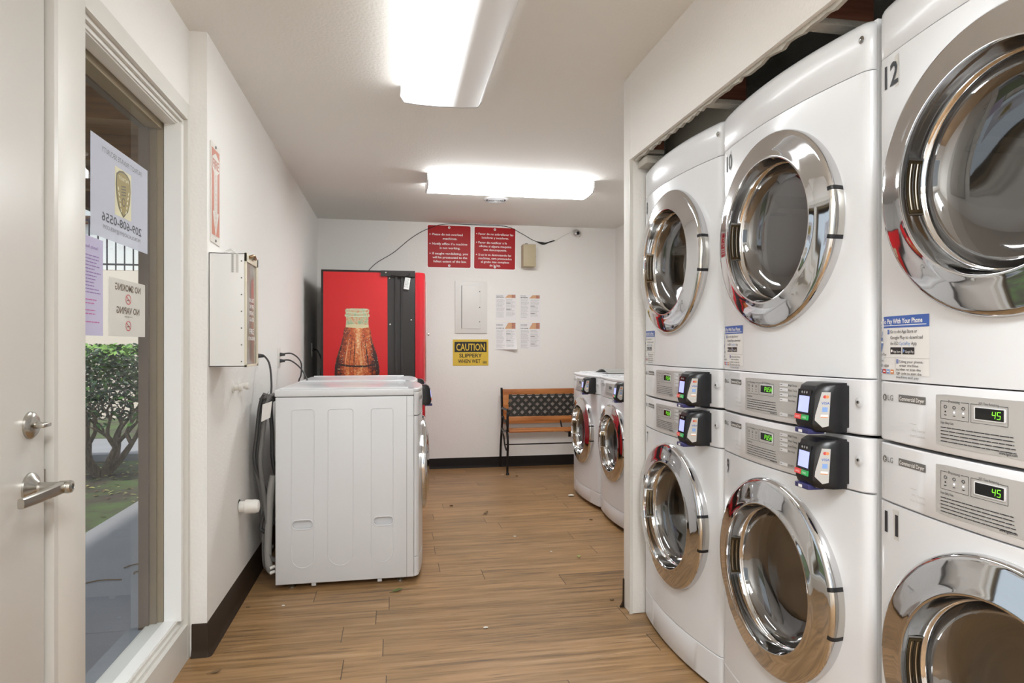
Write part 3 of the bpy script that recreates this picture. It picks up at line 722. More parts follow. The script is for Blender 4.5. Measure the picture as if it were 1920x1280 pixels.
def control_panel(par, z0, z1, kind, disp, reader=True, washer=False):
    mb = MB(); strip(mb, z0, z1, WHITE2)
    # screw dimple
    S = lambda x, y, h: (.318 + x, fy(.312) - h - .003, (z0 + z1) / 2 + .012 + y)
    mb.lathe([(.012, .001), (.009, .0022), (.0, .0022)], S, WHITE2, 20); mb.lathe([(.004, .0022), (.0035, .0045), (0, .0050)], S, CHROMED, 14)
    mb.poly([(-.325, z0 + .046), (-.205, z0 + .046), (-.205, z0 + .047), (-.325, z0 + .047)], FN, .0008, LGTXT)
    cp = mb.build('control_panel', par)
    h = z1 - z0
    # brand: round mark and letters
    mb = MB(); zc = z1 - .036
    if not washer or True:
        cxm = -.312
        mb.add([FN(cxm + .0075 * cos(2 * pi * a / 20), zc + .0075 * sin(2 * pi * a / 20), .001) for a in range(20)], [tuple(range(20))], GRTXT)
        mb.poly([(cxm - .001, zc + .004), (cxm + .0005, zc + .004), (cxm + .0005, zc - .0045), (cxm - .001, zc - .0045)], FN, .0014, WHTXT); mb.poly([(cxm - .001, zc - .0045), (cxm + .003, zc - .0045), (cxm + .003, zc - .003), (cxm - .001, zc - .003)], FN, .0014, WHTXT)
        mb.poly([(cxm + .001, zc), (cxm + .0055, zc), (cxm + .0055, zc + .0012), (cxm + .001, zc + .0012)], FN, .0014, WHTXT)
        mb.text('LG', FN, GRTXT, -.301, zc - .0055, .012, .019, 'l', .0, .001)
    mb.build('brand_mark', cp)
    mb = MB(); mb.poly([(-.262, zc - .006), (-.178, zc - .006), (-.178, zc + .010), (-.262, zc + .010)], FN, .001, GRTXT); mb.text('Commercial Washer' if washer else 'Commercial Dryer', FN, WHTXT, -.220, zc - .0025, .0085, .077, 'c', .01, .0014)
    mb.build('name_label', cp); mb = MB()
    mb.text('Ultra Capacity', FN, LGTXT, -.18, z0 + .032, .005, .04, 'r', 0, .001); mb.text('Smart Operation', FN, LGTXT, -.18, z0 + .020, .005, .044, 'r', 0, .001)
    mb.build('capacity_print', cp)
    # silver plate
    X0, X1, Z0, Z1 = -.150, .150, z0 + .014, z1 - .016
    cols = [X0 + (X1 - X0) * k / 12 for k in range(13)]
    mb = MB(); P = rrect(X0, X1, Z0, Z1, .006)
    n = len(P)
    # outline subdivided as columns so that it follows the bowed panel
    vs = []; fs = []
    for k, u in enumerate(cols):
        ins = .002 if k in (0, 12) else 0
        vs += [FN(u, Z0 + ins, .0008), FN(u, Z1 - ins, .0008)]
    for k in range(12): fs.append((2 * k, 2 * k + 2, 2 * k + 3, 2 * k + 1))
    mb.add(vs, fs, GREYP)
    # button column
    for k, zz in enumerate((Z1 - .016, Z1 - .030, Z1 - .044, Z1 - .058, Z0 + .003)):
        mb.prism(rrect(.040, .074, zz, zz + .009, .002), FN, .0009, .0018, WHITE2); mb.poly([(.043, zz + .004), (.052, zz + .004), (.052, zz + .0053), (.043, zz + .0053)], FN, .0021, DKTXT)
    if not washer:
        for s_, zz in (('High Temp.', Z1 - .014), ('Med. Temp.', Z1 - .028), ('Low Temp.', Z1 - .042), ('No Heat', Z1 - .056)): mb.text(s_, FN, DKTXT, .078, zz, .0055, None, 'l', .0, .0015)
    mb.text('START', FN, DKTXT, .078, Z0 + .005, .0055, None, 'l', .0, .0015)
    L_ = lambda a, b_: mb.poly(bar2(a, b_, .0008), FN, .0013, DKTXT)
    for a, b_, c_, d_ in ((-.137, -.070, Z1 - .048, Z1 - .013), (-.065, .010, Z1 - .048, Z1 - .013)):
        L_((a, c_), (b_, c_)); L_((a, c_), (a, d_)); L_((b_, c_), (b_, d_)); L_((a, d_), (a + .018, d_)); L_((b_, d_), (b_ - .018, d_))
    mb.text('Processing', FN, DKTXT, -.1035, Z1 - .0155, .0055, .027, 'c', 0, .0015); mb.text('EST. Time Remaining', FN, DKTXT, -.0275, Z1 - .0135, .0050, .040, 'c', 0, .0015)
    for k, xx in enumerate((-.125, -.1035, -.082)):
        mb.lathe([(.0022, 0), (.0034, 0)], lambda x, y, h_: FN(xx + x * 1.2, Z1 - .024 + y, .0015), DKTXT, 10); mb.poly([(xx - .003, Z1 - .041), (xx + .003, Z1 - .041), (xx + .003, Z1 - .0395), (xx - .003, Z1 - .0395)], FN, .0015, DKTXT)
        on = disp == '45' and k > 0
        mb.add([FN(xx + .0018 * cos(a), Z1 - .0335 + .0018 * sin(a), .0016) for a in [2 * pi * q / 10 for q in range(10)]], [tuple(range(10))], LEDW if on else DKTXT)
    mb.text('Dryer Safety Rules' if not washer else 'Washer Safety Rules', FN, DKTXT, -.137, Z1 - .058, .0050, .032, 'l', 0, .0015)
    rows(mb, FN, DKTXT, -.137, .028, Z1 - .066, 5 if h > .125 else 3, .0068, .0016, .0015, 9, .1)
    mb.text('www.lgcls.com', FN, DKTXT, .028, Z0 + .004, .0052, .035, 'r', .01, .0015)
    mb.build('fascia_plate', cp)
    mb = MB(); mb.prism(rrect(-.058, .006, Z1 - .042, Z1 - .017, .003), FN, .0010, .0022, WHITE2); mb.prism(rrect(-.055, .003, Z1 - .040, Z1 - .019, .001), FN, .0022, .0024, BLACKG)
    if disp: seg7(mb, disp, -.033 if len(disp) > 2 else -.020, Z1 - .036, .0125, FN, LED, .0028)
    mb.build('display', cp)
    if reader: make_reader(cp, z0 + .008)
    return cp

def door(par, zc, slot=True):
    """chrome ring door with bowl glass, axis along y"""
    f0 = fy(0)
    F = lambda x, y, h: (x, f0 - h, zc + y)
    mb = MB()
    # recessed painted bezel then chrome ring
    ring = [(.262, -.028), (.272, -.030), (.2765, -.020), (.2785, -.006), (.2785, .005), (.276, .0112), (.271, .0150), (.265, .0168), (.253, .0192), (.240, .0222), (.225, .0252), (.2125, .0275), (.2085, .0292), (.2050, .0298), (.2025, .0288), (.2015, .0250),
            (.2000, .0150), (.1985, .0020), (.1955, -.0090), (.1930, -.0150), (.1905, -.0165), (.1890, -.0185), (.188, -.024)]
    mb.lathe(ring, F, CHROME, 128)
    d = mb.build('door', par, angle=50)
    mb = MB(); mb.lathe([(.189, -.0185), (.1865, -.026), (.182, -.036), (.174, -.046), (.162, -.054), (.145, -.0605), (.12, -.0655), (.085, -.069), (.04, -.071), (.0005, -.0715)], F, DGLASS, 96)
    mb.build('door_glass', d, angle=60)
    mb = MB()   # pull handle slot on the left
    for a0, a1, off, m, e0, e1 in ((R(162.5), R(197.5), .0010, CHROMED, .0200, -.0115), (R(164), R(196), .0020, BRONZE, .0180, -.0095)):
        rr_ = lambda h: .1955 + (h + .009) * .20
        mb.lathe([(rr_(h) - off, h) for h in (e0, (e0 + e1) / 2, e1)], F, m, 18, a0, a1)
    for k in range(4): mb.lathe([(rr_(.013 - k * .0062) - .0026, .013 - k * .0062), (rr_(.013 - k * .0062) - .0040, .0118 - k * .0062), (rr_(.011 - k * .0062) - .0026, .0105 - k * .0062)], F, BLACKG if k % 2 else STEEL, 14, R(166), R(194))
    mb.build('door_handle', d)
    mb = MB()
    mb.lathe([(.2773, -.020), (.2793, -.006), (.2793, .005), (.2768, .0118), (.2716, .0156)], F, CHROMED, 12, R(-11.5), R(11.5))
    for a in (-12.6, 12.6): mb.lathe([(.2775, -.020), (.2795, -.006), (.2795, .005), (.2770, .0120), (.2720, .0158), (.267, .0170)], F, BLACK, 3, R(a - 1.1), R(a + 1.1))
    mb.build('door_hinge', d)
    return d

def cabinet(z0, z1, depth, zc, extra=None):
    mb = MB(); mb.box(-MW / 2, MW / 2, .0212, depth, z0, z1, WHITE, .003)
    ob = mb.build('cabinet')
    c_ = MB(); c_.lathe([(0.0001, -.02), (.262, -.02), (.262, .50), (.0001, .50)], lambda x, y, h: (x, h, zc + y), WHITE, 64)
    cu = c_.build('cut'); boolean(ob, cu)
    if extra:
        cu = extra.build('cut'); boolean(ob, cu)
    return ob
def drum(par, zc):
    mb = MB(); F = lambda x, y, h: (x, h, zc + y)
    mb.lathe([(.262, .0), (.235, .035), (.205, .050), (.203, .075), (.255, .090), (.258, .47), (.20, .482), (.0005, .484)], F, DRUMM, 64)
    for a in (30, 150, 270):   # lifting vanes
        ca, sa = cos(R(a)), sin(R(a)); n_ = Vector((ca, sa)); t_ = Vector((-sa, ca))
        pts = [n_ * .256 + t_ * .035, n_ * .205 + t_ * .008, n_ * .205 - t_ * .008, n_ * .256 - t_ * .035]
        mb.prism([tuple(q) for q in pts], lambda u, v, d: (u, d, zc + v), .10, .46, DRUMM)
    return mb.build('drum', par)

DEP = .74
def lower_dryer(label, num, disp, loc, reader):
    t = thing('stacked_dryer', label, 'dryer', loc, R(-90), 'stacked white laundry dryers')
    zc = .536
    c_ = cabinet(.012, .976, DEP, zc); c_.parent = t
    drum(t, zc)
    mb = MB(); strip(mb, .012, .128, WHITE); mb.build('kick_panel', t)
    mb = MB(); holed_panel(mb, .131, .843, zc, .262, WHITE); mb.build('front_panel', t)
    control_panel(t, .846, .976, 'lower', disp, reader)
    door(t, zc)
    mb = MB()
    if len(num) > 1: mb.poly([(-.328, .767), (-.262, .767), (-.262, .833), (-.328, .833)], FN, .0006, CLEARST)
    mb.text(num, FN, DKTXT, -.312 if len(num) > 1 else -.296, .777, .046, .048 if len(num) > 1 else .018, 'l', .02, .0012); mb.build('number_sticker', t)
    for x in (-.29, .29):
        for y in (.08, .68): MB().lathe([(.0, 0), (.018, 0), (.018, .006), (.008, .008), (.008, .013)], lambda a, b_, h: (x + a, y + b_, h), RUBBER, 16).build('foot', t)
    return t
def phone_label(par):
    X0, X1, Z0, Z1 = -.336, -.168, .153, .282
    mb = MB()
    cols = [X0 + (X1 - X0) * k / 8 for k in range(9)]
    def band(z0, z1, m, d, a=X0, b_=X1):
        cc = [a + (b_ - a) * k / 8 for k in range(9)]
        vs = []
        for u in cc: vs += [FN(u, z0, d), FN(u, z1, d)]
        mb.add(vs, [(2 * k, 2 * k + 2, 2 * k + 3, 2 * k + 1) for k in range(8)], m)
    band(Z0, Z1, STICK, .0005); band(Z1 - .026, Z1, BLUE, .0009); band(Z1 - .0215, Z1 - .0200, WHTXT, .0012, X0, X1 - .008)
    tx = lambda s_, x, z, h, m=DKTXT, w_=None, b_=.0, al='l': mb.text(s_, FN, m, x, z, h, w_, al, b_, .0013)
    tx('w To Pay With Your Phone', X0 + .001, Z1 - .0165, .0105, WHTXT, .148, .02)
    tx('Go to the App Store or', X0 + .045, Z1 - .038, .0075, DKTXT, .088); tx('Google Play to download', X0 + .045, Z1 - .051, .0075, DKTXT, .105)
    tx('the ESD', X0 + .045, Z1 - .064, .0075, DKTXT, .028); tx('CyclePay', X0 + .076, Z1 - .064, .0075, LBLUE, .036); tx('App', X0 + .115, Z1 - .064, .0075, DKTXT, .017)
    mb.poly([(X0 + .034, Z1 - .040), (X0 + .041, Z1 - .040), (X0 + .041, Z1 - .030), (X0 + .034, Z1 - .030)], FN, .0012, BLUE); tx('1', X0 + .036, Z1 - .0385, .007, WHTXT)
    for a in (0, .042):
        mb.poly([(X0 + .045 + a, Z1 - .084), (X0 + .083 + a, Z1 - .084), (X0 + .083 + a, Z1 - .069), (X0 + .045 + a, Z1 - .069)], FN, .0012, BLACK)
    mb.text('App Store', FN, WHTXT, X0 + .056, Z1 - .081, .0055, .025, 'l', 0, .0016); mb.text('Google Play', FN, WHTXT, X0 + .097, Z1 - .081, .0055, .026, 'l', 0, .0016)
    mb.add([FN(X0 + .0505 + .003 * cos(a), Z1 - .077 + .0035 * sin(a), .0016) for a in [2 * pi * q / 10 for q in range(10)]], [tuple(range(10))], WHTXT); mb.poly([(X0 + .090, Z1 - .081), (X0 + .095, Z1 - .0765), (X0 + .090, Z1 - .072)], FN, .0016, LBLUE)
    for pl_ in ([(X0 + .006, Z1 - .078), (X0 + .010, Z1 - .078), (X0 + .018, Z1 - .060), (X0 + .005, Z1 - .060)], [(X0 + .003, Z1 - .055), (X0 + .014, Z1 - .055), (X0 + .016, Z1 - .047), (X0 + .004, Z1 - .047)], [(X0 + .010, Z1 - .044), (X0 + .013, Z1 - .044), (X0 + .016, Z1 - .033), (X0 + .014, Z1 - .033)]): mb.poly(pl_, FN, .0012, BLUE)
    tx('yclePay', X0 + .002, Z1 - .088, .0065, GRTXT, .028)
    band(Z1 - .0925, Z1 - .0918, LGTXT, .001)
    mb.poly([(X0 + .062, Z0 + .002), (X0 + .0628, Z0 + .002), (X0 + .0628, Z1 - .092), (X0 + .062, Z1 - .092)], FN, .001, LGTXT)
    tx('gn in', X0 + .001, Z1 - .102, .0065); tx('add value', X0 + .003, Z1 - .113, .0065, DKTXT, .036)
    for k, m in enumerate((BLUE, REDI, LBLUE, ORNG)):
        a = X0 + .002 + k * .0145; mb.poly([(a, Z1 - .128), (a + .0115, Z1 - .128), (a + .0115, Z1 - .1185), (a, Z1 - .1185)], FN, .0012, m); mb.poly([(a + .002, Z1 - .1245), (a + .0095, Z1 - .1245), (a + .0095, Z1 - .122), (a + .002, Z1 - .122)], FN, .0016, WHTXT)
    mb.poly([(X0 + .066, Z1 - .1045), (X0 + .073, Z1 - .1045), (X0 + .073, Z1 - .0955), (X0 + .066, Z1 - .0955)], FN, .0012, BLUE); mb.text('3', FN, WHTXT, X0 + .068, Z1 - .1033, .0062, None, 'l', 0, .0016)
    for k, (s_, w_, x_) in enumerate((('Using your phone,', .074, .077), ('enter machine', .060, .077), ('number or scan the', .078, .066), ('QR code to start the', .080, .066), ('machine and pay', .072, .066))): tx(s_, X0 + x_, Z1 - .1025 - k * .0085 , .0055, DKTXT, w_)
    return mb.build('instruction_sticker', par)
def upper_dryer(label, num, disp, loc, reader):
    t = thing('stacked_dryer', label, 'dryer', loc, R(-90), 'stacked white laundry dryers')
    zc = .545
    c_ = cabinet(.004, .990, DEP, zc); c_.parent = t
    drum(t, zc)
    control_panel(t, .004, .136, 'upper', disp, reader)
    mb = MB(); holed_panel(mb, .139, .867, zc, .262, WHITE); mb.build('front_panel', t)
    mb = MB(); strip(mb, .870, .995, WHITE, .028); S = lambda x, y, h: (.322 + x, fy(.315) - h, .945 + y)
    mb.lathe([(.009, .001), (.004, .003), (.0035, .005), (0, .0055)], S, CHROMED, 14); mb.build('top_cover', t)
    mb = MB(); mb.lathe([(.009, .001), (.004, .003), (.0035, .005), (0, .0055)], S, CHROMED, 14); mb.build('screw', t)
    door(t, zc)
    mb = MB()
    if len(num) > 1: mb.poly([(-.330, .787), (-.262, .787), (-.262, .857), (-.330, .857)], FN, .0006, CLEARST)
    mb.text(num, FN, DKTXT, -.312 if num == '12' else -.300, .796, .050, .048 if len(num) > 1 else .020, 'l', .02, .0012); mb.build('number_sticker', t)
    phone_label(t)
    return t
FX = 1.102
for yc, nl, nu, dl, lab, rdr in ((.961, '11', '12', '45', 'nearest', False), (1.670, '9', '10', 'PUSH', 'middle', True), (2.357, '7', '8', 'PUSH', 'farthest', True)):
    lower_dryer(f'white dryer numbered {nl} with chrome round door, bottom of the {lab} stack', nl, dl, (FX, yc, 0), rdr)
    upper_dryer(f'white dryer numbered {nu} with chrome round door, top of the {lab} stack', nu, dl, (FX, yc, .979), rdr)

# front-loading washers
def washer(label, loc, rz, side=False, name='front_load_washer', grp='front loading washers'):
    t = thing(name, label, 'washer', loc, rz, grp)
    zc = .552; z1 = .944; dep = .690
    ex = None
    if side:
        ex = MB()
        for yc_, zc_ in ((.563, .318), (.172, .318)):
            pts = rrect(yc_ - .046, yc_ + .046, zc_ - .019, zc_ + .019, .018, 6)
            ex.prism(pts, lambda u, v, d: (d, u, v), -MW / 2 - .01, -MW / 2 + .02, WHITE)
    c_ = cabinet(.028, z1, dep, zc, ex); c_.parent = t
    if side:
        mb = MB()
        for y0, y1, zb in ((.508, .614, .105), (.320, .442, .108), (.125, .232, .112)):
            pts = rrect(y0, y1, zb, .885, .05, 8); 
            pts = [(a, min(b_, .885)) for a, b_ in pts]
            top_ = rrect(y0, y1, .7, .885, .014, 4)
            outl = [p_ for p_ in rrect(y0, y1, zb, .6, (y1 - y0) / 2 - .001, 10) if p_[1] < .4] 
            lo = sorted([p_ for p_ in outl if p_[1] < zb + (y1 - y0) / 2], key=lambda p_: p_[0]); hi = sorted([p_ for p_ in top_ if p_[1] > .8], key=lambda p_: -p_[0])
            loop = [p_ for p_ in lo] + [p_ for p_ in hi]; loop.append(loop[0])
            mb.tube([(-MW / 2 - .0000, a, b_) for a, b_ in loop], .0022, WHITE, 6, smooth=False, cap=False)
        for yc_, zc_ in ((.563, .318), (.172, .318)):
            loop = rrect(yc_ - .050, yc_ + .050, zc_ - .023, zc_ + .023, .022, 6); loop.append(loop[0])
            mb.tube([(-MW / 2 - .0002, a, b_) for a, b_ in loop], .003, WHITE, 6, smooth=False, cap=False)
            mb.tube([(-MW / 2 + .018, yc_ - .04, zc_ + .012), (-MW / 2 + .016, yc_ - .015, zc_ + .016), (-MW / 2 + .016, yc_, zc_ + .013), (-MW / 2 + .016, yc_ + .018, zc_ + .016), (-MW / 2 + .018, yc_ + .04, zc_ + .013)], .003, WHITE, 6)
        mb.box(-MW / 2 - .0006, -MW / 2 + .001, .0555, .0570, .03, z1, GRTXT); mb.box(-MW / 2 - .0006, -MW / 2 + .001, .022, .0555, .843, .8445, LGTXT)
        mb.build('side_embossing', t)
    drum(t, zc)
    mb = MB(); strip(mb, .030, .128, WHITE); mb.build('kick_panel', t)
    mb = MB(); holed_panel(mb, .131, .843, zc, .238, WHITE); mb.build('front_panel', t)
    control_panel(t, .846, .962, 'washer', None, True, True)
    d = door(t, zc); d.scale = (.92, 1, .92); d.location.z = zc * .08
    mb = MB(); mb.box(-MW / 2 - .001, MW / 2 + .001, .020, dep + .004, z1 + .003, .982, WHITE, .006)
    mb.box(-MW / 2 + .03, MW / 2 - .03, .10, dep - .05, .9815, .986, WHITE, .002)
    mb.tube([(-MW / 2 + .012, .05, .984), (-MW / 2 + .012, dep - .02, .984)], .006, WHITE, 8, smooth=False); mb.tube([(MW / 2 - .012, .05, .984), (MW / 2 - .012, dep - .02, .984)], .006, WHITE, 8, smooth=False)
    strip(mb, .963, .984, WHITE, .008, .06)
    mb.build('lid', t)
    for x in (-.29, .29):
        for y in (.09, .62):
            MB().lathe([(0, 0), (.020, 0), (.020, .005), (.012, .009), (.007, .011), (.007, .03)], lambda a, b_, h: (x + a, y + b_, h), STEEL, 16).build('foot', t)
    mb = MB()
    for y in (.18, .50): mb.box(-MW / 2 + .012, -MW / 2 + .035, y, y + .022, .010, .03, WHITE, .001)
    mb.build('base_clip', t)
    return t
washer('white washer in the left row, nearest the camera, its plain side panel showing', (.122, 3.625, 0), R(90), True)
washer('white washer in the left row, behind the nearest one, beside the red vending machine', (.122, 4.330, 0), R(90))
washer('white front-load washer in the far right corner, beside the wooden bench', (1.47, 4.79, 0), R(-90))
washer('white front-load washer on the right, half hidden by the wall post', (1.47, 4.085, 0), R(-90))
for k, (yy, lb) in enumerate(((4.79, 'curved grey lid lying on top of the washer beside the bench'), (4.085, 'curved grey lid lying on the washer half hidden by the wall post'))):
    mb = MB(); n = 14
    vs = []
    for i in range(n + 1):
        t_ = i / n; x = -.16 + .32 * t_; z = .030 * sin(pi * t_) ** 1.3 + .002
        for y in (-.12, .12): vs += [(x, y, z), (x, y, z - .003)]
    fs = []
    for i in range(n): b_ = 4 * i; fs += [(b_, b_ + 2, b_ + 6, b_ + 4), (b_ + 1, b_ + 3, b_ + 7, b_ + 5), (b_, b_ + 1, b_ + 5, b_ + 4), (b_ + 2, b_ + 3, b_ + 7, b_ + 6)]
    mb.add(vs, fs, HOSEL); o = mb.build('curved_tray', loc=(1.72, yy, .990)); o.rotation_euler = (0, 0, R(90)); tag(o, lb, 'tray', 'trays on the washers')

# ------------------------------------------------------------------ vending machine
RED = mat('vending_red', '#D4262A', 0.32, spec=.3); VBLK = mat('vending_black', '#26211F', 0.42); RED2 = mat('vending_door_red', '#C01F2B', 0.16, coat=0.3)
vm = thing('vending_machine', 'tall red drink vending machine with bottle picture on its black edged side', 'vending machine', (-.20, 5.775, 0))
V = lambda x, y, z: (x + .20, y - 5.775, z)
vy0, vy1, vz1 = 5.30, 6.24, 1.812
def vbox(mb, x0, x1, y0, y1, z0, z1, m, b=0): return mb.box(x0 + .20, x1 + .20, y0 - 5.775, y1 - 5.775, z0, z1, m, b)
mb = MB(); vbox(mb, -.570, .172, vy0, vy1, .03, vz1, VBLK, .004); mb.build('cabinet', vm)
VF = lambda u, v, d: V(u, vy0 - d, v)
mb = MB(); mb.prism([(-.552, .06), (-.045, .06), (-.050, 1.795), (-.552, 1.795)], VF, 0, .002, RED); mb.build('side_panel', vm)
mb = MB()
for x0, x1 in ((.012, .030), (.060, .074)): mb.prism([(x0, .06), (x1, .06), (x1, 1.77), (x0, 1.77)], VF, 0, .012, VBLK)
mb.prism([(-.102, 1.765), (.172, 1.765), (.172, 1.812), (-.102, 1.812)], VF, 0, .014, VBLK)
mb.tube([VF(-.02, 1.775, .016), VF(.06, 1.768, .022), VF(.11, 1.775, .02), VF(.13, 1.79, .016)], .006, VBLK, 8)
for x, z in ((-.062, 1.795), (-.032, 1.752), (-.028, 1.375), (.142, 1.412)): mb.lathe([(.008, .0015), (.006, .004), (0, .005)], lambda a, b_, h: VF(x + a, z + b_, h + (.012 if z > 1.78 else 0)), CHROMED, 10)
mb.build('side_frame', vm)
mb = MB(); st_ = lambda u, v, d: VF(.108 + u * .98 + v * .14, 1.709 + v * .98 - u * .14, d)
mb.prism([(-.022, -.048), (.022, -.048), (.022, .048), (-.022, .048)], st_, .0125, .0135, STICK)
rows(mb, st_, GRTXT, -.018, .018, .034, 8, .0095, .005, .0145, 3)
mb.build('rating_sticker', vm)
# bottle picture
def cola_mat():
    m = bpy.data.materials.new('printed_cola'); m.use_nodes = True; nt = m.node_tree; b = nt.nodes['Principled BSDF']; N = nt.nodes.new; L = nt.links.new
    def mth(op, a, bb=None):
        n = N('ShaderNodeMath'); n.operation = op
        for i, v in enumerate((a, bb)):
            if v is None: continue
            if isinstance(v, (int, float)): n.inputs[i].default_value = v
            else: L(v, n.inputs[i])
        return n.outputs[0]
    tc = N('ShaderNodeTexCoord'); sp = N('ShaderNodeSeparateXYZ'); L(tc.outputs['Object'], sp.inputs[0])
    cen = mth('SUBTRACT', 1.0, mth('DIVIDE', mth('ABSOLUTE', mth('ADD', sp.outputs[0], 0.088)), 0.165))
    n1 = N('ShaderNodeTexNoise'); n1.inputs['Scale'].default_value = 70; n1.inputs['Detail'].default_value = 4; L(tc.outputs['Object'], n1.inputs['Vector'])
    mp = N('ShaderNodeMapping'); mp.inputs['Scale'].default_value = (26, 1, 4); L(tc.outputs['Object'], mp.inputs[0])
    n2 = N('ShaderNodeTexNoise'); n2.inputs['Scale'].default_value = 1; n2.inputs['Detail'].default_value = 2; L(mp.outputs[0], n2.inputs['Vector'])
    v = mth('ADD', mth('MULTIPLY', cen, .30), mth('ADD', mth('MULTIPLY', n1.outputs[0], .55), mth('MULTIPLY', n2.outputs[0], .45)))
    cr = N('ShaderNodeValToRGB'); e = cr.color_ramp.elements; e[0].position = .42; e[0].color = lin('#2A0D07'); e[1].position = .98; e[1].color = lin('#F6DDB0')
    for p_, c_ in ((.55, '#7A2A12'), (.66, '#C2531F'), (.80, '#E28A4C')):
        x = e.new(p_); x.color = lin(c_)
    L(v, cr.inputs[0]); L(cr.outputs[0], b.inputs['Base Color']); b.inputs['Roughness'].default_value = .3
    return m
def bottle_mat(name, c0, c1, c2, sc):
    m = bpy.data.materials.new(name); m.use_nodes = True; nt = m.node_tree; b = nt.nodes['Principled BSDF']; N = nt.nodes.new; L = nt.links.new
    tc = N('ShaderNodeTexCoord'); n = N('ShaderNodeTexNoise'); n.inputs['Scale'].default_value = sc; n.inputs['Detail'].default_value = 6; n.inputs['Roughness'].default_value = .7
    mp = N('ShaderNodeMapping'); mp.inputs['Scale'].default_value = (1.25, 1, .8); L(tc.outputs['Object'], mp.inputs[0]); L(mp.outputs[0], n.inputs['Vector'])
    cr = N('ShaderNodeValToRGB'); e = cr.color_ramp.elements; e[0].position = .40; e[0].color = lin(c0); e[1].position = .60; e[1].color = lin(c2); x = e.new(.5); x.color = lin(c1)
    L(n.outputs[0], cr.inputs[0]); L(cr.outputs[0], b.inputs['Base Color']); b.inputs['Roughness'].default_value = .3
    return m
COLA = cola_mat(); GLS = bottle_mat('printed_glass', '#8FAE88', '#CDBF98', '#C9855E', 34); FOAM = mat('printed_foam', '#D9CFA4', .4); CDK = mat('printed_dark', '#35130D', .4); CLT = mat('printed_highlight', '#E2A878', .4); CGR = mat('printed_green_edge', '#CFE3C8', .4)
prof = [(.62, .150), (.75, .165), (.88, .174), (.98, .177), (1.04, .174), (1.10, .162), (1.16, .146), (1.22, .126), (1.28, .112), (1.335, .103), (1.355, .094)]
neck = [(1.355, .090), (1.40, .088), (1.432, .088), (1.437, .096), (1.448, .098), (1.456, .094), (1.462, .089), (1.470, .091), (1.482, .095), (1.492, .094), (1.500, .080), (1.503, .05)]
bx = -.288
mb = MB(); mb.poly([(bx - a, z) for z, a in prof] + [(bx + a, z) for z, a in reversed(prof)], VF, .0026, COLA)
mb.poly([(bx - a, z) for z, a in neck] + [(bx + a, z) for z, a in reversed(neck)], VF, .0026, GLS)
mb.poly([(bx - .090, 1.350), (bx - .088, 1.370), (bx - .03, 1.377), (bx + .03, 1.373), (bx + .088, 1.370), (bx + .090, 1.350), (bx + .04, 1.343), (bx - .04, 1.346)], VF, .0029, FOAM)
for zz, hw in ((1.440, .096), (1.494, .086), (1.468, .088)): mb.poly([(bx - hw, zz), (bx - .03, zz - .006), (bx + .03, zz - .006), (bx + hw, zz), (bx + hw, zz + .005), (bx + .03, zz - .001), (bx - .03, zz - .001), (bx - hw, zz + .005)], VF, .0030, CGR)
def rad(z):
    for (z0, a0), (z1, a1) in zip(prof, prof[1:]):
        if z0 <= z <= z1: return a0 + (a1 - a0) * (z - z0) / (z1 - z0)
    return prof[0][1]
for s_, wd, m in ((-.93, .10, CDK), (.90, .15, CDK), (-.55, .05, CLT), (-.15, .04, CDK), (.18, .05, CLT), (.50, .06, CDK), (.32, .025, CLT), (-.35, .03, CDK)):
    zs = [.98 + k * .028 for k in range(12)] if abs(s_) < .8 else [.70 + k * .05 for k in range(13)]
    Lp = [(bx + (s_ - wd / 2 * sin(pi * k / (len(zs) - 1))) * rad(z), z) for k, z in enumerate(zs)]; Rp = [(bx + (s_ + wd / 2 * sin(pi * k / (len(zs) - 1))) * rad(z), z) for k, z in enumerate(zs)]
    mb.poly(Lp + Rp[::-1], VF, .0030, m)
mb.poly([(bx - .155, 1.045), (bx - .05, 1.030), (bx + .06, 1.028), (bx + .155, 1.045), (bx + .155, 1.060), (bx + .06, 1.042), (bx - .05, 1.044), (bx - .155, 1.062)], VF, .0034, CDK)
rg = random.Random(2)
for k in range(170):
    z = rg.uniform(.95, 1.33); s_ = rg.uniform(-1, 1); r_ = rg.uniform(.0012, .0032)
    mb.add([VF(bx + s_ * rad(z) + r_ * cos(a), z + r_ * sin(a), .0038) for a in [2 * pi * q / 6 for q in range(6)]], [tuple(range(6))], rg.choice((FOAM, CLT, CGR)))
mb.build('bottle_picture', vm, fixn=True)
# door: rounded front corner
plan = [(.175, 5.300), (.205, 5.302), (.232, 5.318), (.252, 5.345), (.262, 5.385), (.265, 5.44), (.265, 6.20), (.235, 6.235), (.175, 6.24)]
mb = MB(); lv = [(.06, 0), (1.785, 0), (1.802, .012)]
vs = [V(.175 + (x - .175) * (1 - i_ * 8 * .5), y, z) for z, i_ in lv for x, y in plan]; n = len(plan)
mb.add(vs, [(j * n + i, j * n + (i + 1) % n, (j + 1) * n + (i + 1) % n, (j + 1) * n + i) for j in range(2) for i in range(n)] + [tuple(range(n)), tuple(range(2 * n, 3 * n))], RED2)
dv = mb.build('door', vm, angle=40)
mb = MB()
mb.tube([V(.270, 5.47, 1.30), V(.290, 5.47, 1.30)], .007, STEEL, 10, smooth=False); mb.lathe([(.014, .0), (.014, .008), (0, .008)], lambda a, b_, h: V(.288 + h, 5.47 + a, 1.30 + b_), STEEL, 16)
mb.build('lock', dv)
mb = MB(); CLW = mat('vending_trim', '#E9D9D4', .15)
vbox(mb, .2655, .271, 5.40, 6.18, .9, 1.74, CLW, .002); mb.build('front_window', dv)
for x in (-.5, .1):
    for y in (5.36, 6.16): MB().lathe([(0, 0), (.02, 0), (.02, .03), (0, .03)], lambda a, b_, h: V(x + a, y + b_, h), VBLK, 12).build('foot', vm)

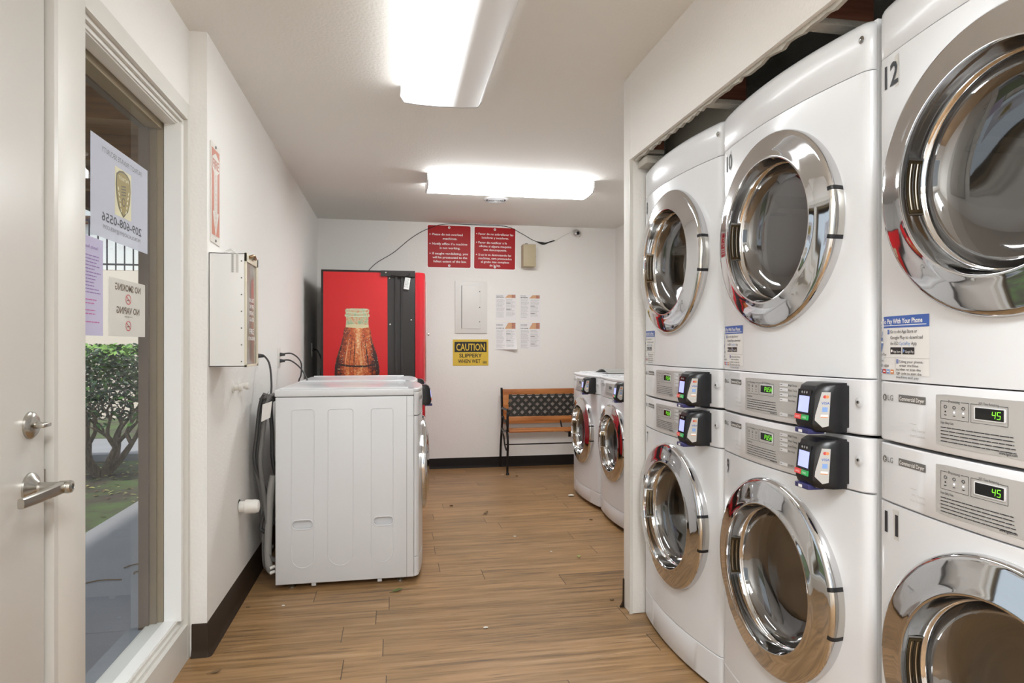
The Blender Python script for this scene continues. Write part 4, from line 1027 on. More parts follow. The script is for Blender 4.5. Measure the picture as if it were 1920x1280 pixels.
# ------------------------------------------------------------------ bench
bn = thing('park_bench', 'wooden bench with black cast iron ends and lattice back against the far wall', 'bench', (1.64, 6.05, 0))
IRON = mat('cast_iron', '#23211F', 0.38, metal=.4); LATT = mat('lattice_black', '#35332F', 0.35, metal=.2)
def bb(mb, x0, x1, y0, y1, z0, z1, m, b=.003): return mb.box(x0 - 1.64, x1 - 1.64, y0 - 6.05, y1 - 6.05, z0, z1, m, b)
bb(MB(), 1.055, 2.20, 6.195, 6.215, .722, .778, BWOOD).build('top_rail', bn)
bb(MB(), 1.055, 2.20, 6.165, 6.187, .440, .510, BWOOD).build('bottom_rail', bn)
for x in (1.055, 2.145): bb(MB(), x, x + .055, 6.178, 6.198, .508, .724, BWOOD).build('stile', bn)
mb = MB(); bm_ = (1.11 - 1.64, 2.145 - 1.64); z0, z1 = .512, .720
LF = lambda u, v, d: (u, 6.185 - 6.05 - d + (v - .6) * .06, v)
def clipbar(mb, x0, sgn, w_, d0, d1):
    H_ = z1 - z0; pts = []
    a = Vector((x0, z0)); b_ = Vector((x0 + sgn * H_, z1))
    # clip to x range
    def at(x): return z0 + (x - x0) * sgn
    lo, hi = bm_
    xs = sorted((a.x, b_.x)); xa, xb = max(xs[0], lo), min(xs[1], hi)
    if xb - xa < .01: return
    mb.prism(bar2((xa, at(xa)), (xb, at(xb)), w_), LF, d0, d1, LATT)
k = bm_[0] - .25
while k < bm_[1] + .25:
    clipbar(mb, k, 1, .025, 0, .006); clipbar(mb, k, -1, .025, .004, .010); k += .077
mb.prism([(bm_[0], z0), (bm_[1], z0), (bm_[1], z0 + .012), (bm_[0], z0 + .012)], LF, -.002, .008, LATT); mb.prism([(bm_[0], z1 - .012), (bm_[1], z1 - .012), (bm_[1], z1), (bm_[0], z1)], LF, -.002, .008, LATT)
mb.build('lattice', bn)
for y0, z0_ in ((5.862, .392), (5.935, .398)): bb(MB(), 1.06, 2.20, y0, y0 + .058, z0_, z0_ + .022, BWOOD, .004).build('seat_slat', bn)
for x in (1.045, 2.205):
    mb = MB(); X = x - 1.64
    mb.tube([(X, .235, 0), (X, .215, .20), (X, .150, .40), (X, .135, .50), (X, .165, .79)], .011, IRON, 8)
    mb.tube([(X, -.175, .0), (X, -.165, .04), (X, -.172, .16), (X, -.190, .28), (X, -.165, .375), (X, -.10, .398), (X, .02, .385), (X, .155, .395)], .011, IRON, 8)
    mb.tube([(X, -.165, .40), (X, -.180, .48), (X, -.170, .555), (X, -.185, .59), (X, -.165, .605), (X, -.05, .600), (X, .07, .600), (X, .14, .585)], .011, IRON, 8)
    mb.tube([(X, -.175, .585), (X, -.200, .580), (X, -.205, .556), (X, -.185, .548), (X, -.175, .565)], .009, IRON, 8)
    mb.tube([(X, -.17, .26), (X, -.10, .22), (X, -.02, .26), (X, .04, .33), (X, .12, .36)], .008, IRON, 8)
    mb.tube([(X, -.15, .44), (X, -.08, .50), (X, .0, .47), (X, .06, .52), (X, .13, .50)], .007, IRON, 8)
    mb.lathe([(0, 0), (.017, 0), (.015, .012), (.010, .02)], lambda a, b_, h: (X + a, -.176 + b_, h), IRON, 12)
    mb.build('end_frame', bn)
mb = MB(); mb.tube([(1.045 - 1.64, .0, .255), (2.205 - 1.64, .0, .255)], .006, IRON, 8, smooth=False); mb.build('stretcher_rod', bn)
mb = MB(); bb(mb, 1.63, 1.655, 5.87, 5.885, .34, .392, IRON); mb.tube([(.0, -.17, .385), (.0, .05, .375), (-.01, .12, .46), (-.01, .125, .50)], .008, IRON, 6); mb.build('centre_support', bn)

# ------------------------------------------------------------------ things on the back wall
BF = lambda u, v, d: (u, BY - d, v)
SRED = mat('sign_red', '#A8161A', .35, spec=.15, var=.08, vscale=4)
def wall_sign(name, label, x0, x1, z0, z1, back, front, cat='sign', grp=None, r=.02, th=.003, border=.009, tilt=0):
    t = thing(name, label, cat, ((x0 + x1) / 2, BY, (z0 + z1) / 2), 0, grp)
    cx, cz = (x0 + x1) / 2, (z0 + z1) / 2; ct, st = cos(tilt), sin(tilt)
    G = lambda u, v, d: ((u - cx) * ct - (v - cz) * st, -d, (u - cx) * st + (v - cz) * ct)
    mb = MB(); mb.prism(rrect(x0, x1, z0, z1, r), G, 0.0005, th, back)
    if front: mb.prism(rrect(x0 + border, x1 - border, z0 + border, z1 - border, max(.001, r - border * .6)), G, th, th + .0006, front)
    mb.build('plate', t)
    return t, G
SW = [('Please do not overload', 'b', 2.285), ('machines.', 'c', 2.245), ('Notify office if a machine', 'b', 2.193), ('is not working.', 'c', 2.153), ('If caught vandalizing, you', 'b', 2.098), ('will be prosecuted to the', 'c', 2.060), ('fullest extent of the law.', 'c', 2.021)]
t, G = wall_sign('rules_sign', 'red English laundry rules sign with white border, left of the pair', .318, .757, 1.963, 2.392, WHTXT, SRED, grp='red laundry rules signs')
wd = [.30, .14, .345, .20, .35, .34, .325]
mb = MB()
for (s_, k, z), w_ in zip(SW, wd):
    x = .3625 + (0 if k == 'b' else 0); mb.text(s_, G, WHTXT, .357 + .014 if k == 'b' else .545, z, .0215, w_, 'l' if k == 'b' else 'c', .012, .0042)
    if k == 'b': mb.add([G(.350 + .0055 * cos(a), z + .010 + .0055 * sin(a), .0042) for a in [2 * pi * q / 10 for q in range(10)]], [tuple(range(10))], WHTXT)
mb.build('lettering', t)
t, G = wall_sign('rules_sign', 'red Spanish laundry rules sign with white border, right of the pair', .777, 1.206, 1.958, 2.388, WHTXT, SRED, grp='red laundry rules signs', tilt=R(-.6))
mb = MB()
for s_, k, z, w_ in (('Favor de no sobrellenar las', 'b', 2.302, .35), ('lavadoras y secadores.', 'c', 2.266, .27), ('Favor de notificar a la', 'b', 2.217, .285), ('oficina si alguna maquina', 'c', 2.181, .325), ('esta descompuesta.', 'c', 2.146, .235), ('Si se le ve destrozando las', 'b', 2.096, .33), ('machinas, sera procesados', 'c', 2.061, .335), ('al grado mas completo', 'c', 2.026, .285), ('de la ley.', 'c', 1.992, .11)):
    mb.text(s_, G, WHTXT, .826 if k == 'b' else .995, z, .0205, w_, 'l' if k == 'b' else 'c', .012, .0042)
    if k == 'b': mb.add([G(.808 + .0055 * cos(a), z + .010 + .0055 * sin(a), .0042) for a in [2 * pi * q / 10 for q in range(10)]], [tuple(range(10))], WHTXT)
mb.build('lettering', t)
for o in [o for o in C.objects if o.name.startswith('rules_sign')]:
    cx, cz = o.location.x, o.location.z
    for dz in (.187, -.187):
        mb = MB(); mb.lathe([(.012, .0036), (.0115, .0060), (.005, .0065)], lambda a, b_, h: (a, -h, dz + b_), WHTXT, 14); mb.lathe([(.005, .0065), (0, .0062)], lambda a, b_, h: (a, -h, dz + b_), GRTXT, 10); mb.build('screw', o)
CAUY = mat('caution_yellow', '#D9B63C', .35, var=.05, vscale=5)
t, G = wall_sign('caution_sign', 'yellow and black caution slippery when wet sign on the back wall', .573, .926, 1.007, 1.266, CAUY, None, r=.004, tilt=R(.2))
mb = MB(); mb.poly([(.590, 1.141), (.908, 1.141), (.908, 1.243), (.590, 1.243)], G, .0034, BLACK); mb.text('CAUTION', G, CAUY, .749, 1.157, .068, .285, 'c', .02, .0040)
mb.text('SLIPPERY', G, BLACK, .749, 1.089, .036, .225, 'c', .02, .0036); mb.text('WHEN WET', G, BLACK, .735, 1.034, .036, .225, 'c', .02, .0036)
for k in range(6): mb.poly([(.870 + k * .007, 1.026), (.874 + k * .007, 1.026), (.874 + k * .007, 1.050), (.870 + k * .007, 1.050)], G, .0036, BLACK)
mb.build('lettering', t)
PAP = mat('notice_paper', '#E9E6E6', .7); PHO = mat('printed_hands', '#D3A57E', .6, var=.35, vscale=40); PHO2 = mat('printed_shirt', '#B8806A', .6, var=.4, vscale=50)
for k, (x0, x1, z0, z1, lb, hh, sd) in enumerate(((.996, 1.209, 1.460, 1.720, 'printed wash instructions sheet, upper left of the four on the back wall', .032, 1), (1.243, 1.458, 1.458, 1.718, 'printed wash instructions sheet, upper right of the four on the back wall', .032, 2), (.996, 1.209, 1.168, 1.440, 'printed wash instructions sheet with a curled corner, lower left of the four', .060, 3), (1.243, 1.458, 1.166, 1.440, 'printed wash instructions sheet, lower right of the four on the back wall', .060, 4))):
    t = thing('instruction_sheet', lb, 'notice', ((x0 + x1) / 2, BY, (z0 + z1) / 2), 0, 'instruction sheets on the back wall'); w_, h_ = x1 - x0, z1 - z0
    def G(u, v, d, cur=(k == 2)):
        y = -d - .001
        if cur: y -= max(0, (u / w_ + .5) * .6 + (.5 - v / h_) * .9 - .75) ** 2 * .10
        return (u, y, v)
    mb = MB(); N_ = 8
    vs = [G(-w_ / 2 + w_ * i / N_, -h_ / 2 + h_ * j / N_, .0) for j in range(N_ + 1) for i in range(N_ + 1)]
    mb.add(vs, [(j * (N_ + 1) + i, j * (N_ + 1) + i + 1, (j + 1) * (N_ + 1) + i + 1, (j + 1) * (N_ + 1) + i) for j in range(N_) for i in range(N_)], PAP); mb.build('paper', t)
    mb = MB(); T_ = h_ / 2 - .006
    mb.poly([(-.01, T_ - hh), (w_ * .12, T_), (w_ * .30, T_), (w_ * .30, T_ - hh)], G, .0008, PHO); mb.poly([(w_ * .28, T_ - hh), (w_ * .28, T_), (w_ * .46, T_), (w_ * .46, T_ - hh)], G, .0009, PHO2)
    rows(mb, G, DKTXT, -w_ * .45, -w_ * .12, T_ - hh * .35, 2, .012, .004, .0009, sd); rows(mb, G, DKTXT, -w_ * .45, -w_ * .08, T_ - hh + .002, 1, .01, .006, .0009, sd, .05)
    rows(mb, G, LGTXT, -w_ * .44, -w_ * .04, T_ - hh - .018, 15, .0125, .0042, .0008, sd + 9, .35); rows(mb, G, LGTXT, w_ * .02, w_ * .44, T_ - hh - .018, 14, .0125, .0042, .0008, sd + 19, .35)
    for q in ((3, 8), (5, 11))[k % 2]: mb.poly([(w_ * .02, T_ - hh - .018 - q * .0125), (w_ * .22, T_ - hh - .018 - q * .0125), (w_ * .22, T_ - hh - .012 - q * .0125), (w_ * .02, T_ - hh - .012 - q * .0125)], G, .0011, GRTXT)
    mb.build('printing', t)
# electrical panel
PNL = mat('panel_paint', '#DEDBD6', .4)
t = thing('electrical_panel', 'wall-coloured electrical panel with hinged door above the caution sign', 'electrical panel', (.753, BY, 1.583))
B0 = lambda x0, x1, d0, d1, z0, z1, m, b=.002, mb=None: (mb or MB()).box(x0 - .753, x1 - .753, -d1, -d0, z0 - 1.583, z1 - 1.583, m, b)
B0(.594, .912, .0, .012, 1.326, 1.840, PNL).build('cover', t)
d = B0(.662, .848, .0122, .017, 1.372, 1.800, PNL).build('panel_door', t)
mb = MB(); B0(.657, .661, .012, .0165, 1.375, 1.797, GRTXT, .0005, mb); mb.build('hinge_line', d)
mb = MB()
for z in (1.74, 1.583, 1.44): mb.lathe([(.006, .0), (.005, .003), (0, .003)], lambda a, b_, h: (.838 - .753 + a, -.017 - h, z - 1.583 + b_), GRTXT, 10)
mb.build('latch', d)
# tan box
t = thing('junction_box', 'small tan metal utility box beside the red Spanish sign', 'utility box', (1.31, BY, 2.095)); MB().box(-.052, .075, -.11, -.0, -.108, .112, TAN, .003).build('housing', t)
MB().box(-.050, .073, -.114, -.111, -.106, .110, TAN, .002).build('box_lid', t); mb = MB(); mb.tube([(-.02, -.05, .112), (-.02, -.05, .125), (.0, -.05, .128), (.005, -.05, .118)], .003, GRTXT, 6); mb.lathe([(.005, 0), (.005, .01), (0, .01)], lambda a, b_, h: (.075 + h, -.07 + a, .0 + b_), GRTXT, 10); mb.build('latch', t)
# security camera with cable
t = thing('security_camera', 'small round chrome security camera high on the back wall', 'camera', (1.815, BY, 2.352))
mb = MB(); mb.lathe([(0, 0), (.036, 0), (.036, .008), (.028, .014), (0, .014)], lambda a, b_, h: (a, -h, b_), PLASTW, 24); mb.build('base', t)
mb = MB(); mb.lathe([(.0001, .012), (.022, .014), (.034, .026), (.037, .042), (.032, .056), (.022, .062), (.021, .060), (.0001, .060)], lambda a, b_, h: (a + h * .3, -h, b_ - h * .15), CHROME, 24); mb.build('housing', t)
MB().lathe([(.0001, .063), (.014, .0625), (.017, .0605)], lambda a, b_, h: (a + h * .3, -h, b_ - h * .15), BLACKG, 16).build('lens', t)
mb = MB(); mb.tube([(-.31, 6.292, 1.83), (-.18, 6.294, 1.985), (.0, 6.294, 2.105), (.17, 6.294, 2.25), (.33, 6.294, 2.345), (.50, 6.294, 2.397), (.80, 6.294, 2.40), (1.10, 6.294, 2.395), (1.25, 6.294, 2.335), (1.36, 6.294, 2.275), (1.42, 6.292, 2.25)], .0032, RUBBER, 6)
tag(mb.build('cable'), 'thin black cable running over the red signs on the back wall', 'cable')
mb = MB(); mb.tube([(1.42, 6.288, 2.25), (1.46, 6.286, 2.238), (1.50, 6.286, 2.235), (1.55, 6.287, 2.252), (1.60, 6.288, 2.268)], lambda t_: .005 + .009 * math.exp(-((t_ - .35) / .2) ** 2), RUBBER, 8)
tag(mb.build('cable_connector'), 'thick black cable connector hanging below the security camera', 'connector')
mb = MB(); mb.tube([(1.60, 6.289, 2.268), (1.68, 6.292, 2.31), (1.75, 6.293, 2.345), (1.79, 6.293, 2.355)], .003, PLASTW, 6); tag(mb.build('cable'), 'short white cable from the connector up to the security camera', 'cable')

# ------------------------------------------------------------------ left wall things
LF_ = lambda u, v, d: (LX + d, u, v)     # u = y
SALM = mat('faded_red_print', '#C9806A', .4, var=.06, vscale=6); SIGNW = mat('sign_white', '#E4DFD6', .3)
t = thing('extinguisher_sign', 'narrow faded red and white fire extinguisher arrow sign on the left wall', 'sign', (LX, 2.755, 1.81))
SG = lambda u, v, d: (d, (u - 2.755), v - 1.81)
MB().prism([(2.690, 1.610), (2.822, 1.606), (2.822, 2.010), (2.690, 2.006)], SG, .001, .004, SIGNW).build('plate', t)
mb = MB(); mb.poly([(2.700, 1.640), (2.812, 1.640), (2.812, 1.985), (2.700, 1.985)], SG, .0045, SALM)
mb.poly([(2.732, 1.735), (2.712, 1.735), (2.756, 1.632), (2.800, 1.735), (2.780, 1.735), (2.780, 1.890), (2.806, 1.905), (2.806, 1.950), (2.756, 1.972), (2.706, 1.950), (2.706, 1.905), (2.732, 1.890)], SG, .0049, SIGNW)
mb.text('FIRE', SG, SALM, 2.756, 1.908, .036, .088, 'c', .02, .0053)
for k, ch in enumerate('EXTINGUISHER'): mb.text(ch, SG, SALM, 2.756, 1.872 - k * .0185, .0125, None, 'c', .01, .0053)
mb.build('lettering', t)
mb = MB()
for z in (1.996, 1.620): mb.lathe([(.006, .004), (.005, .007), (0, .008)], lambda a, b_, h: SG(2.756 + a, z + b_, h), GRTXT, 10)
mb.build('screw', t)
t = thing('extinguisher_cabinet', 'white fire extinguisher cabinet with smoky clear front on the left wall', 'cabinet', (LX, 2.775, 1.34))
K = lambda x0, x1, y0, y1, z0, z1, m, b=.001, mb=None: (mb or MB()).box(x0, x1, y0 - 2.775, y1 - 2.775, z0 - 1.34, z1 - 1.34, m, b)
CABW = mat('cabinet_white', '#ECEAE6', .35)
mb = MB(); K(.0, .132, 2.672, 2.676, 1.115, 1.562, CABW, .0008, mb); K(.0, .132, 2.886, 2.890, 1.115, 1.562, CABW, .0008, mb); K(.0, .132, 2.672, 2.890, 1.115, 1.119, CABW, .0008, mb); K(.0, .132, 2.672, 2.890, 1.558, 1.562, CABW, .0008, mb); K(.0, .004, 2.672, 2.890, 1.115, 1.562, CABW, .0008, mb)
for k in range(7): mb.lathe([(.003, .0), (.002, .002), (0, .002)], lambda a, b_, h: (.121 + a, 2.672 - 2.775 - h, 1.135 - 1.34 + k * .066 + b_), GRTXT, 8)
mb.build('housing', t)
CRM = mat('cabinet_front_cream', '#DED6C0', .4)
mb = MB(); K(.132, .140, 2.670, 2.892, 1.530, 1.564, CRM, .0008, mb); K(.132, .140, 2.670, 2.892, 1.113, 1.122, CRM, .0008, mb); K(.132, .140, 2.670, 2.680, 1.113, 1.564, CRM, .0008, mb); K(.132, .140, 2.872, 2.892, 1.113, 1.564, CRM, .0008, mb)
fr_ = mb.build('front_frame', t)
K(.133, .1365, 2.680, 2.872, 1.122, 1.530, ACR).build('clear_front', t)
mb = MB(); CF = lambda u, v, d: (.137 + d, u - 2.775, v - 1.34)
for k, s_ in enumerate(('IN CASE', 'OF FIRE', 'BREAK', 'GLASS')): mb.text(s_, CF, WHTXT, 2.775, 1.375 - k * .026, .016, .08, 'c', .02, .0004)
mb.text('FIRE', CF, WHTXT, 2.775, 1.245, .022, .08, 'c', .02, .0004); mb.text('EXTINGUISHER', CF, WHTXT, 2.775, 1.22, .014, .12, 'c', .02, .0004)
mb.build('lettering', t)
mb = MB(); BRS = mat('old_brass', '#8A6A3A', .3, metal=.8); mb.tube([(.141, -.06, .212), (.150, -.02, .222), (.146, .03, .215)], .006, BRS, 8); mb.build('latch', t)
mb = MB(); TAPE = mat('tape_strip', '#D5D2CC', .2)
for a in (.083, .100): mb.prism([(a, 1.485), (a + .010, 1.485), (a + .010, 1.562), (a, 1.562)], lambda u, v, d: (u, 2.672 - 2.775 - d, v - 1.34), .0003, .001, TAPE)
for k in range(9):
    mb.lathe([(.0018, 0), (.0030, 0)], lambda a, b_, h: (.088 + a, 2.672 - 2.775 - .0013, 1.490 - 1.34 + k * .008 + b_), GRTXT, 8)
mb.tube([(.055, -.09, .222), (.065, -.085, .232), (.080, -.09, .236), (.095, -.095, .225)], .004, PLASTW, 6)
mb.build('tape', t)
# pipe stubs
t = thing('drain_plug', 'two small white painted pipe stubs below the extinguisher cabinet', 'pipe', (LX, 3.10, 1.005))
for y in (-.045, .085): MB().lathe([(.024, 0), (.024, .004), (.013, .006), (.012, .026), (.016, .028), (.016, .040), (.010, .042), (0, .042)], lambda a, b_, h: (h, y + a, b_ + .004), PLASTW, 20).build('stub', t)
t = thing('capped_pipe', 'white capped drain pipe sticking out low on the left wall', 'pipe', (LX, 3.175, .445))
MB().lathe([(.0, -.0), (.026, -.0), (.026, .03)], lambda a, b_, h: (h, a, b_), PLASTW, 24).build('pipe', t)
MB().lathe([(.026, .025), (.031, .027), (.032, .032), (.032, .074), (.028, .086), (.018, .090), (0, .091)], lambda a, b_, h: (h, a, b_), PLASTW, 24).build('cap', t)
HOLE = mat('dark_gap', '#3A352F', .9)
MB().lathe([(.030, .0012), (.0001, .0012)], lambda a, b_, h: (h, a - .003, b_ + .006), HOLE, 20).build('wall_hole', t)
# outlets
def outlet(y, z, lb, col=PLASTW):
    t = thing('wall_outlet', lb, 'outlet', (LX, y, z)); MB().box(0, .006, -.036, .036, -.060, .060, col, .002).build('cover_plate', t)
    for dz in (-.020, .020): MB().box(.006, .008, -.015, .015, dz - .013, dz + .013, col, .001).build('socket', t)
    return t
outlet(4.22, 1.125, 'white double outlet on the left wall above the washers'); outlet(5.88, 1.165, 'white outlet in the shadowed corner behind the vending machine')
def cord(name, pts, r, m, lb, plug=None, cat='cord', grp=None):
    mb = MB(); mb.tube(pts, r, m, 8); o = mb.build(name)
    tag(o, lb, cat, grp)
    if plug:
        p0 = Vector(pts[0]); MB().tube([p0 + Vector((-.002, 0, 0)), p0 + Vector((.014, 0, 0)), p0 + Vector((.030, 0, -.001))], lambda t_: .013 - .006 * t_, m, 10).build('plug', o)
    return o
CORDM = mat('cord_grey', '#3C3B3B', .5)
cord('power_cord', [(LX + .008, 4.22, 1.145), (-.63, 4.21, 1.15), (-.575, 4.20, 1.10), (-.575, 4.22, 1.02), (-.590, 4.23, .975), (-.59, 4.23, .90)], .0045, CORDM, 'black power cord plugged into the upper socket above the washers', True, grp='washer power cords')
cord('power_cord', [(LX + .008, 4.22, 1.105), (-.64, 4.21, 1.108), (-.575, 4.19, 1.06), (-.535, 4.16, 1.0), (-.53, 4.15, .986)], .0045, CORDM, 'black power cord plugged into the lower socket above the washers', True, grp='washer power cords')
cord('power_cord', [(LX, 3.60, 1.145), (-.68, 3.59, 1.146), (-.645, 3.56, 1.10), (-.628, 3.52, 1.0), (-.625, 3.48, .93)], .005, CORDM, 'black cord coming out of the wall beside the extinguisher cabinet', True, grp='washer power cords')
cord('power_cord', [(LX + .008, 5.88, 1.17), (-.66, 5.85, 1.16), (-.62, 5.83, 1.06), (-.63, 5.85, .9), (-.60, 5.82, .6)], .006, CORDM, 'dark vending machine cord hanging in the shadowed corner', True)
t = thing('hose_bundle', 'grey water hoses hanging between the left wall and nearest washer', 'hose', (-.655, 3.45, 0))
for k, (dx, dy, r_, m, bul, zb) in enumerate(((.035, -.10, .011, HOSE, -.045, .16), (.01, -.06, .012, HOSE, -.055, .10), (-.01, .0, .011, HOSE, -.03, .2), (.04, -.02, .010, CORDM, .02, .3), (.0, -.085, .009, CORDM, -.035, .28))):
    mb = MB(); mb.tube([(dx + .02, dy, .955), (dx + .0, dy, .90), (dx + bul * .4, dy - .01, .75), (dx + bul * .6, dy - .015, .62), (dx + bul * .3 + .01 * k, dy, .45), (dx + .005, dy, .30), (dx + .01, dy, zb), (dx + .05, dy + .02, zb - .04)], r_, m, 10); mb.build('hose', t)
mb = MB(); mb.tube([(.062, -.08, .55), (.050, -.09, .46), (.044, -.095, .32), (.040, -.095, .16), (.048, -.09, .085), (.062, -.07, .07)], .018, HOSEL, 12); mb.build('drain_hose', t)
mb = MB()
for z in (.075, .10): mb.tube([(.055, -.125, z), (.078, -.12, z + .008)], .008, PLASTW, 8, smooth=False)
mb.build('hose_clip', t)
mb = MB(); mb.tube([(.0, -.06, .93), (.035, -.09, .945), (.06, -.05, .95), (.06, .05, .94), (.02, .05, .925), (.0, .0, .93)], .010, HOSE, 8); mb.tube([(.02, -.08, .90), (.05, -.1, .92), (.065, -.03, .93)], .010, CORDM, 8); mb.build('hose_loop', t)
mb = MB(); mb.prism([(-.030, -.055), (.012, -.035), (.022, .045), (-.022, .030)], lambda u, v, d: (u, -d - v * .1, v), 0, .0006, STICK); o = mb.build('paper_tag', loc=(-.600, 3.26, .885)); tag(o, 'blank white paper tag hanging from the cords beside the washer', 'tag')
cord('tag_string', [(-.605, 3.255, .928), (-.612, 3.32, .96), (-.622, 3.42, .965)], .0012, CORDM, 'thin string holding the white paper tag', None, 'string')

# ------------------------------------------------------------------ ceiling things
def wrap_fixture(name, label, loc, rz, half_w, L_, h, strength, one_side=0.0):
    t = thing(name, label, 'light fixture', loc, rz, 'fluorescent ceiling lights')
    # lens profile across x, hanging down from z=0
    prof = [(-half_w, -.012), (-half_w - .004, -h * .62), (-half_w * .92, -h * .93), (-half_w * .5, -h), (0, -h * 1.02), (half_w * .5, -h), (half_w * .92, -h * .93), (half_w + .004, -h * .62), (half_w, -.012)]
    m, nt, b = lamp_mat('lens_' + name + str(round(loc[1])), strength)
    if one_side is not None:
        N = nt.nodes.new; L = nt.links.new; tc = N('ShaderNodeTexCoord'); sp = N('ShaderNodeSeparateXYZ'); L(tc.outputs['Object'], sp.inputs[0])
        if one_side:   # only the tube on the -x side is lit behind the lens
            cr = N('ShaderNodeValToRGB'); e_ = cr.color_ramp.elements; cr.color_ramp.interpolation = 'EASE'
            e_[0].position = 0.0; e_[0].color = (.22,) * 3 + (1,); e_[1].position = 1.0; e_[1].color = (one_side,) * 3 + (1,)
            for px_, py_ in ((.08, .40), (.25, 1.0), (.40, .55), (.58, .05), (.70, one_side)):
                q_ = e_.new(px_); q_.color = (py_,) * 3 + (1,)
            mr = N('ShaderNodeMapRange'); mr.inputs[1].default_value = -half_w; mr.inputs[2].default_value = half_w
            ml = N('ShaderNodeMath'); ml.operation = 'MULTIPLY'; ml.inputs[1].default_value = strength
            L(sp.outputs[0], mr.inputs[0]); L(mr.outputs[0], cr.inputs[0]); L(cr.outputs[0], ml.inputs[0]); L(ml.outputs[0], b.inputs['Emission Strength'])
    mb = MB(); n = len(prof); e = L_ / 2 - .012
    vs = [(x, y, z) for y in (-e, e) for x, z in prof]
    mb.add(vs, [(i, i + 1, n + i + 1, n + i) for i in range(n - 1)], m); mb.build('lens', t, angle=80)
    for sgn in (-1, 1):
        mb = MB(); pr = [(x * 1.01, z * 1.01) for x, z in prof] + [(half_w, 0), (-half_w, 0)]
        mb.prism(pr, lambda u, v, d: (u, d, v), sgn * e, sgn * (L_ / 2), WHITE2); mb.build('end_cap', t)
    mb = MB(); mb.box(-half_w * .98, half_w * .98, -L_ / 2 + .005, L_ / 2 - .005, -.012, 0, WHITE2); mb.build('base', t)
    return t
wrap_fixture('ceiling_light', 'wide wraparound fluorescent ceiling light, nearest the camera, brighter on its left', (.222, 2.42, CH), 0, .186, 1.22, .085, LAMP_NEAR, .004)
wrap_fixture('ceiling_light', 'added fill light behind the camera, shaped as a wide wraparound fluorescent fixture', (.222, -.55, CH), 0, .186, 1.22, .085, LAMP_ADDED_FILL, None)  # unseen fixture added to brighten the room and dryer fronts
t = wrap_fixture('ceiling_light', 'long lit fluorescent ceiling light crossing the room near the back', (.84, 4.645, CH), R(90), .138, 1.22, .085, LAMP_FAR, None)
mb = MB()
for y in (-.52, .52): mb.box(-.10, .10, y - .03, y + .03, -.004, .0, WHITE2)
mb.build('mount', t)
t = thing('ceiling_vent', 'small round white vent in the ceiling behind the far light', 'vent', (.83, 5.22, CH))
MB().lathe([(.100, 0), (.100, -.006), (.085, -.012), (.080, -.008)], lambda a, b_, h: (a, b_, h), WHITE2, 32).build('rim', t)
mb = MB()
for r_ in (.070, .055, .040, .025): mb.lathe([(r_, -.006), (r_ - .006, -.014), (r_ - .008, -.006)], lambda a, b_, h: (a, b_, h), WHITE2, 28)
mb.build('louvre', t)
MB().lathe([(.08, -.003), (.0001, -.003)], lambda a, b_, h: (a, b_, h), HOLE, 24).build('duct', t)

# ------------------------------------------------------------------ litter on the floor
GLF = mat('green_leaf', '#5F6B34', .5); CRUMB = mat('white_scrap', '#E2DDD4', .8)
def leaf(lb, x, y, L_, W_, az, m, tl=.0, curl=.3, name='fallen_leaf'):
    mb = MB(); n = 6; vs = []
    for i in range(n + 1):
        t_ = i / n; w_ = W_ * sin(pi * min(.98, t_ * .95 + .03)) ** .8 / 2; z = .002 + curl * L_ * (t_ - .4) ** 2
        vs += [(L_ * (t_ - .5), w_, z + w_ * .5), (L_ * (t_ - .5), 0, z), (L_ * (t_ - .5), -w_, z + w_ * .5)]
    fs = []
    for i in range(n): b_ = 3 * i; fs += [(b_, b_ + 1, b_ + 4, b_ + 3), (b_ + 1, b_ + 2, b_ + 5, b_ + 4)]
    mb.add(vs, fs, m); mb.tube([(-L_ * .5, 0, .002 + curl * L_ * .16), (-L_ * .75, .004, .002)], .001, m, 5, smooth=False)
    o = mb.build(name, loc=(x, y, 0)); o.rotation_euler = (0, 0, az); tag(o, lb, 'leaf'); return o
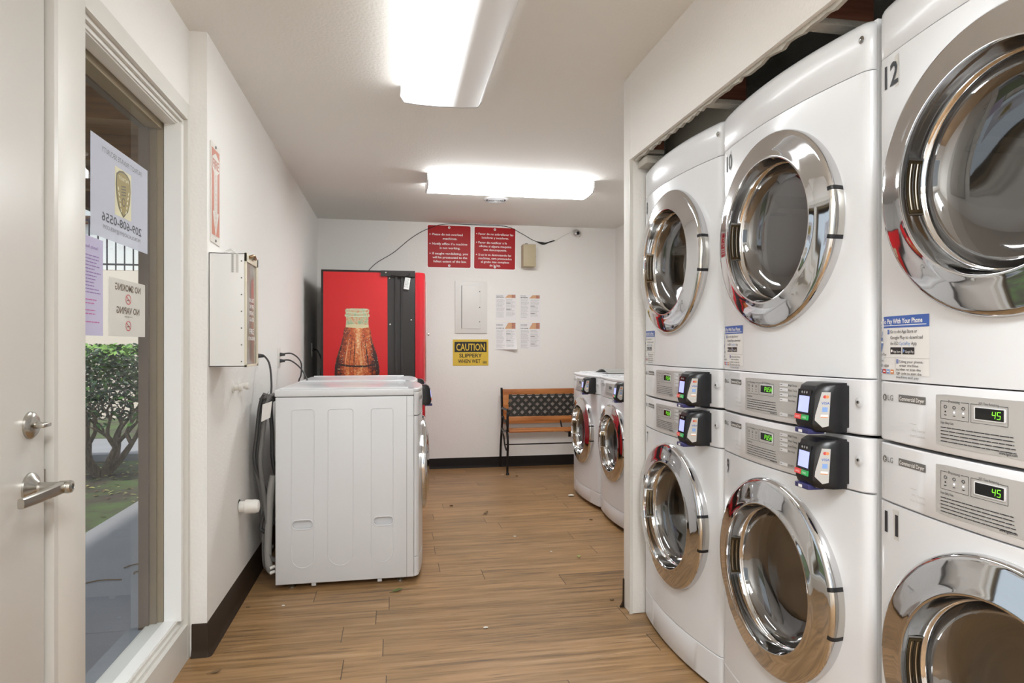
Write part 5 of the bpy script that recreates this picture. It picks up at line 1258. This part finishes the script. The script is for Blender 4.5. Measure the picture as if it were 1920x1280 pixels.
leaf('curled green leaf on the floor in front of the nearest washer', .018, 3.175, .055, .026, .5, GLF)
leaf('small dark curled leaf on the floor in the middle of the aisle', .648, 4.53, .050, .028, .9, LEAFB, curl=.8)
leaf('brown dry leaf on the floor at the bottom left by the entry', -.640, 2.50, .040, .016, .2, LEAFB, curl=.6)
leaf('tan leaf scrap on the floor in front of the hidden washer', 1.033, 3.504, .035, .022, 1.4, LEAFY, curl=.5)
def crumb(lb, x, y, s_, m, nm='paper_scrap', cat='scrap'):
    rg2 = random.Random(int(abs(x * 1000) + y * 100)); mb = MB(); bm = bmesh.new(); bmesh.ops.create_icosphere(bm, subdivisions=1, radius=s_)
    vs = [(v.co.x * rg2.uniform(.7, 1.3) * 1.3, v.co.y * rg2.uniform(.7, 1.2), s_ * .45 + v.co.z * .45) for v in bm.verts]; fs = [[v.index for v in f_.verts] for f_ in bm.faces]; bm.free()
    mb.add(vs, fs, m); o = mb.build(nm, loc=(x, y, 0)); tag(o, lb, cat)
crumb('crumpled white paper scrap at the foot of the far right washer', 1.395, 4.93, .022, CRUMB)
crumb('small white crumb on the floor under the bench end', 1.00, 5.88, .008, CRUMB)
crumb('dark crumb beside the front foot of the bench', 1.115, 5.79, .010, LEAFB, 'dirt_clump', 'dirt')
crumb('small dark clump on the floor in front of the right washers', 1.336, 4.233, .011, LEAFB, 'dirt_clump', 'dirt')
crumb('dark speck of dirt on the floor between vending machine and washers', .425, 4.80, .010, LEAFB, 'dirt_clump', 'dirt')
crumb('white speck on the floor in the middle of the aisle', .748, 3.95, .008, CRUMB)
crumb('white speck on the floor left of the tan leaf scrap', .901, 3.62, .006, CRUMB)
crumb('white speck on the floor under the washer front edge', -.50, 3.09, .006, CRUMB)
crumb('white flake on the floor nearest the camera in the aisle', .384, 2.69, .008, CRUMB)
crumb('reddish dirt crumb on the floor beside the left baseboard', -.655, 3.10, .008, LEAFB, 'dirt_clump', 'dirt')
crumb('dark crumb on the floor at the foot of the wall post', 1.012, 2.88, .009, LEAFB, 'dirt_clump', 'dirt')
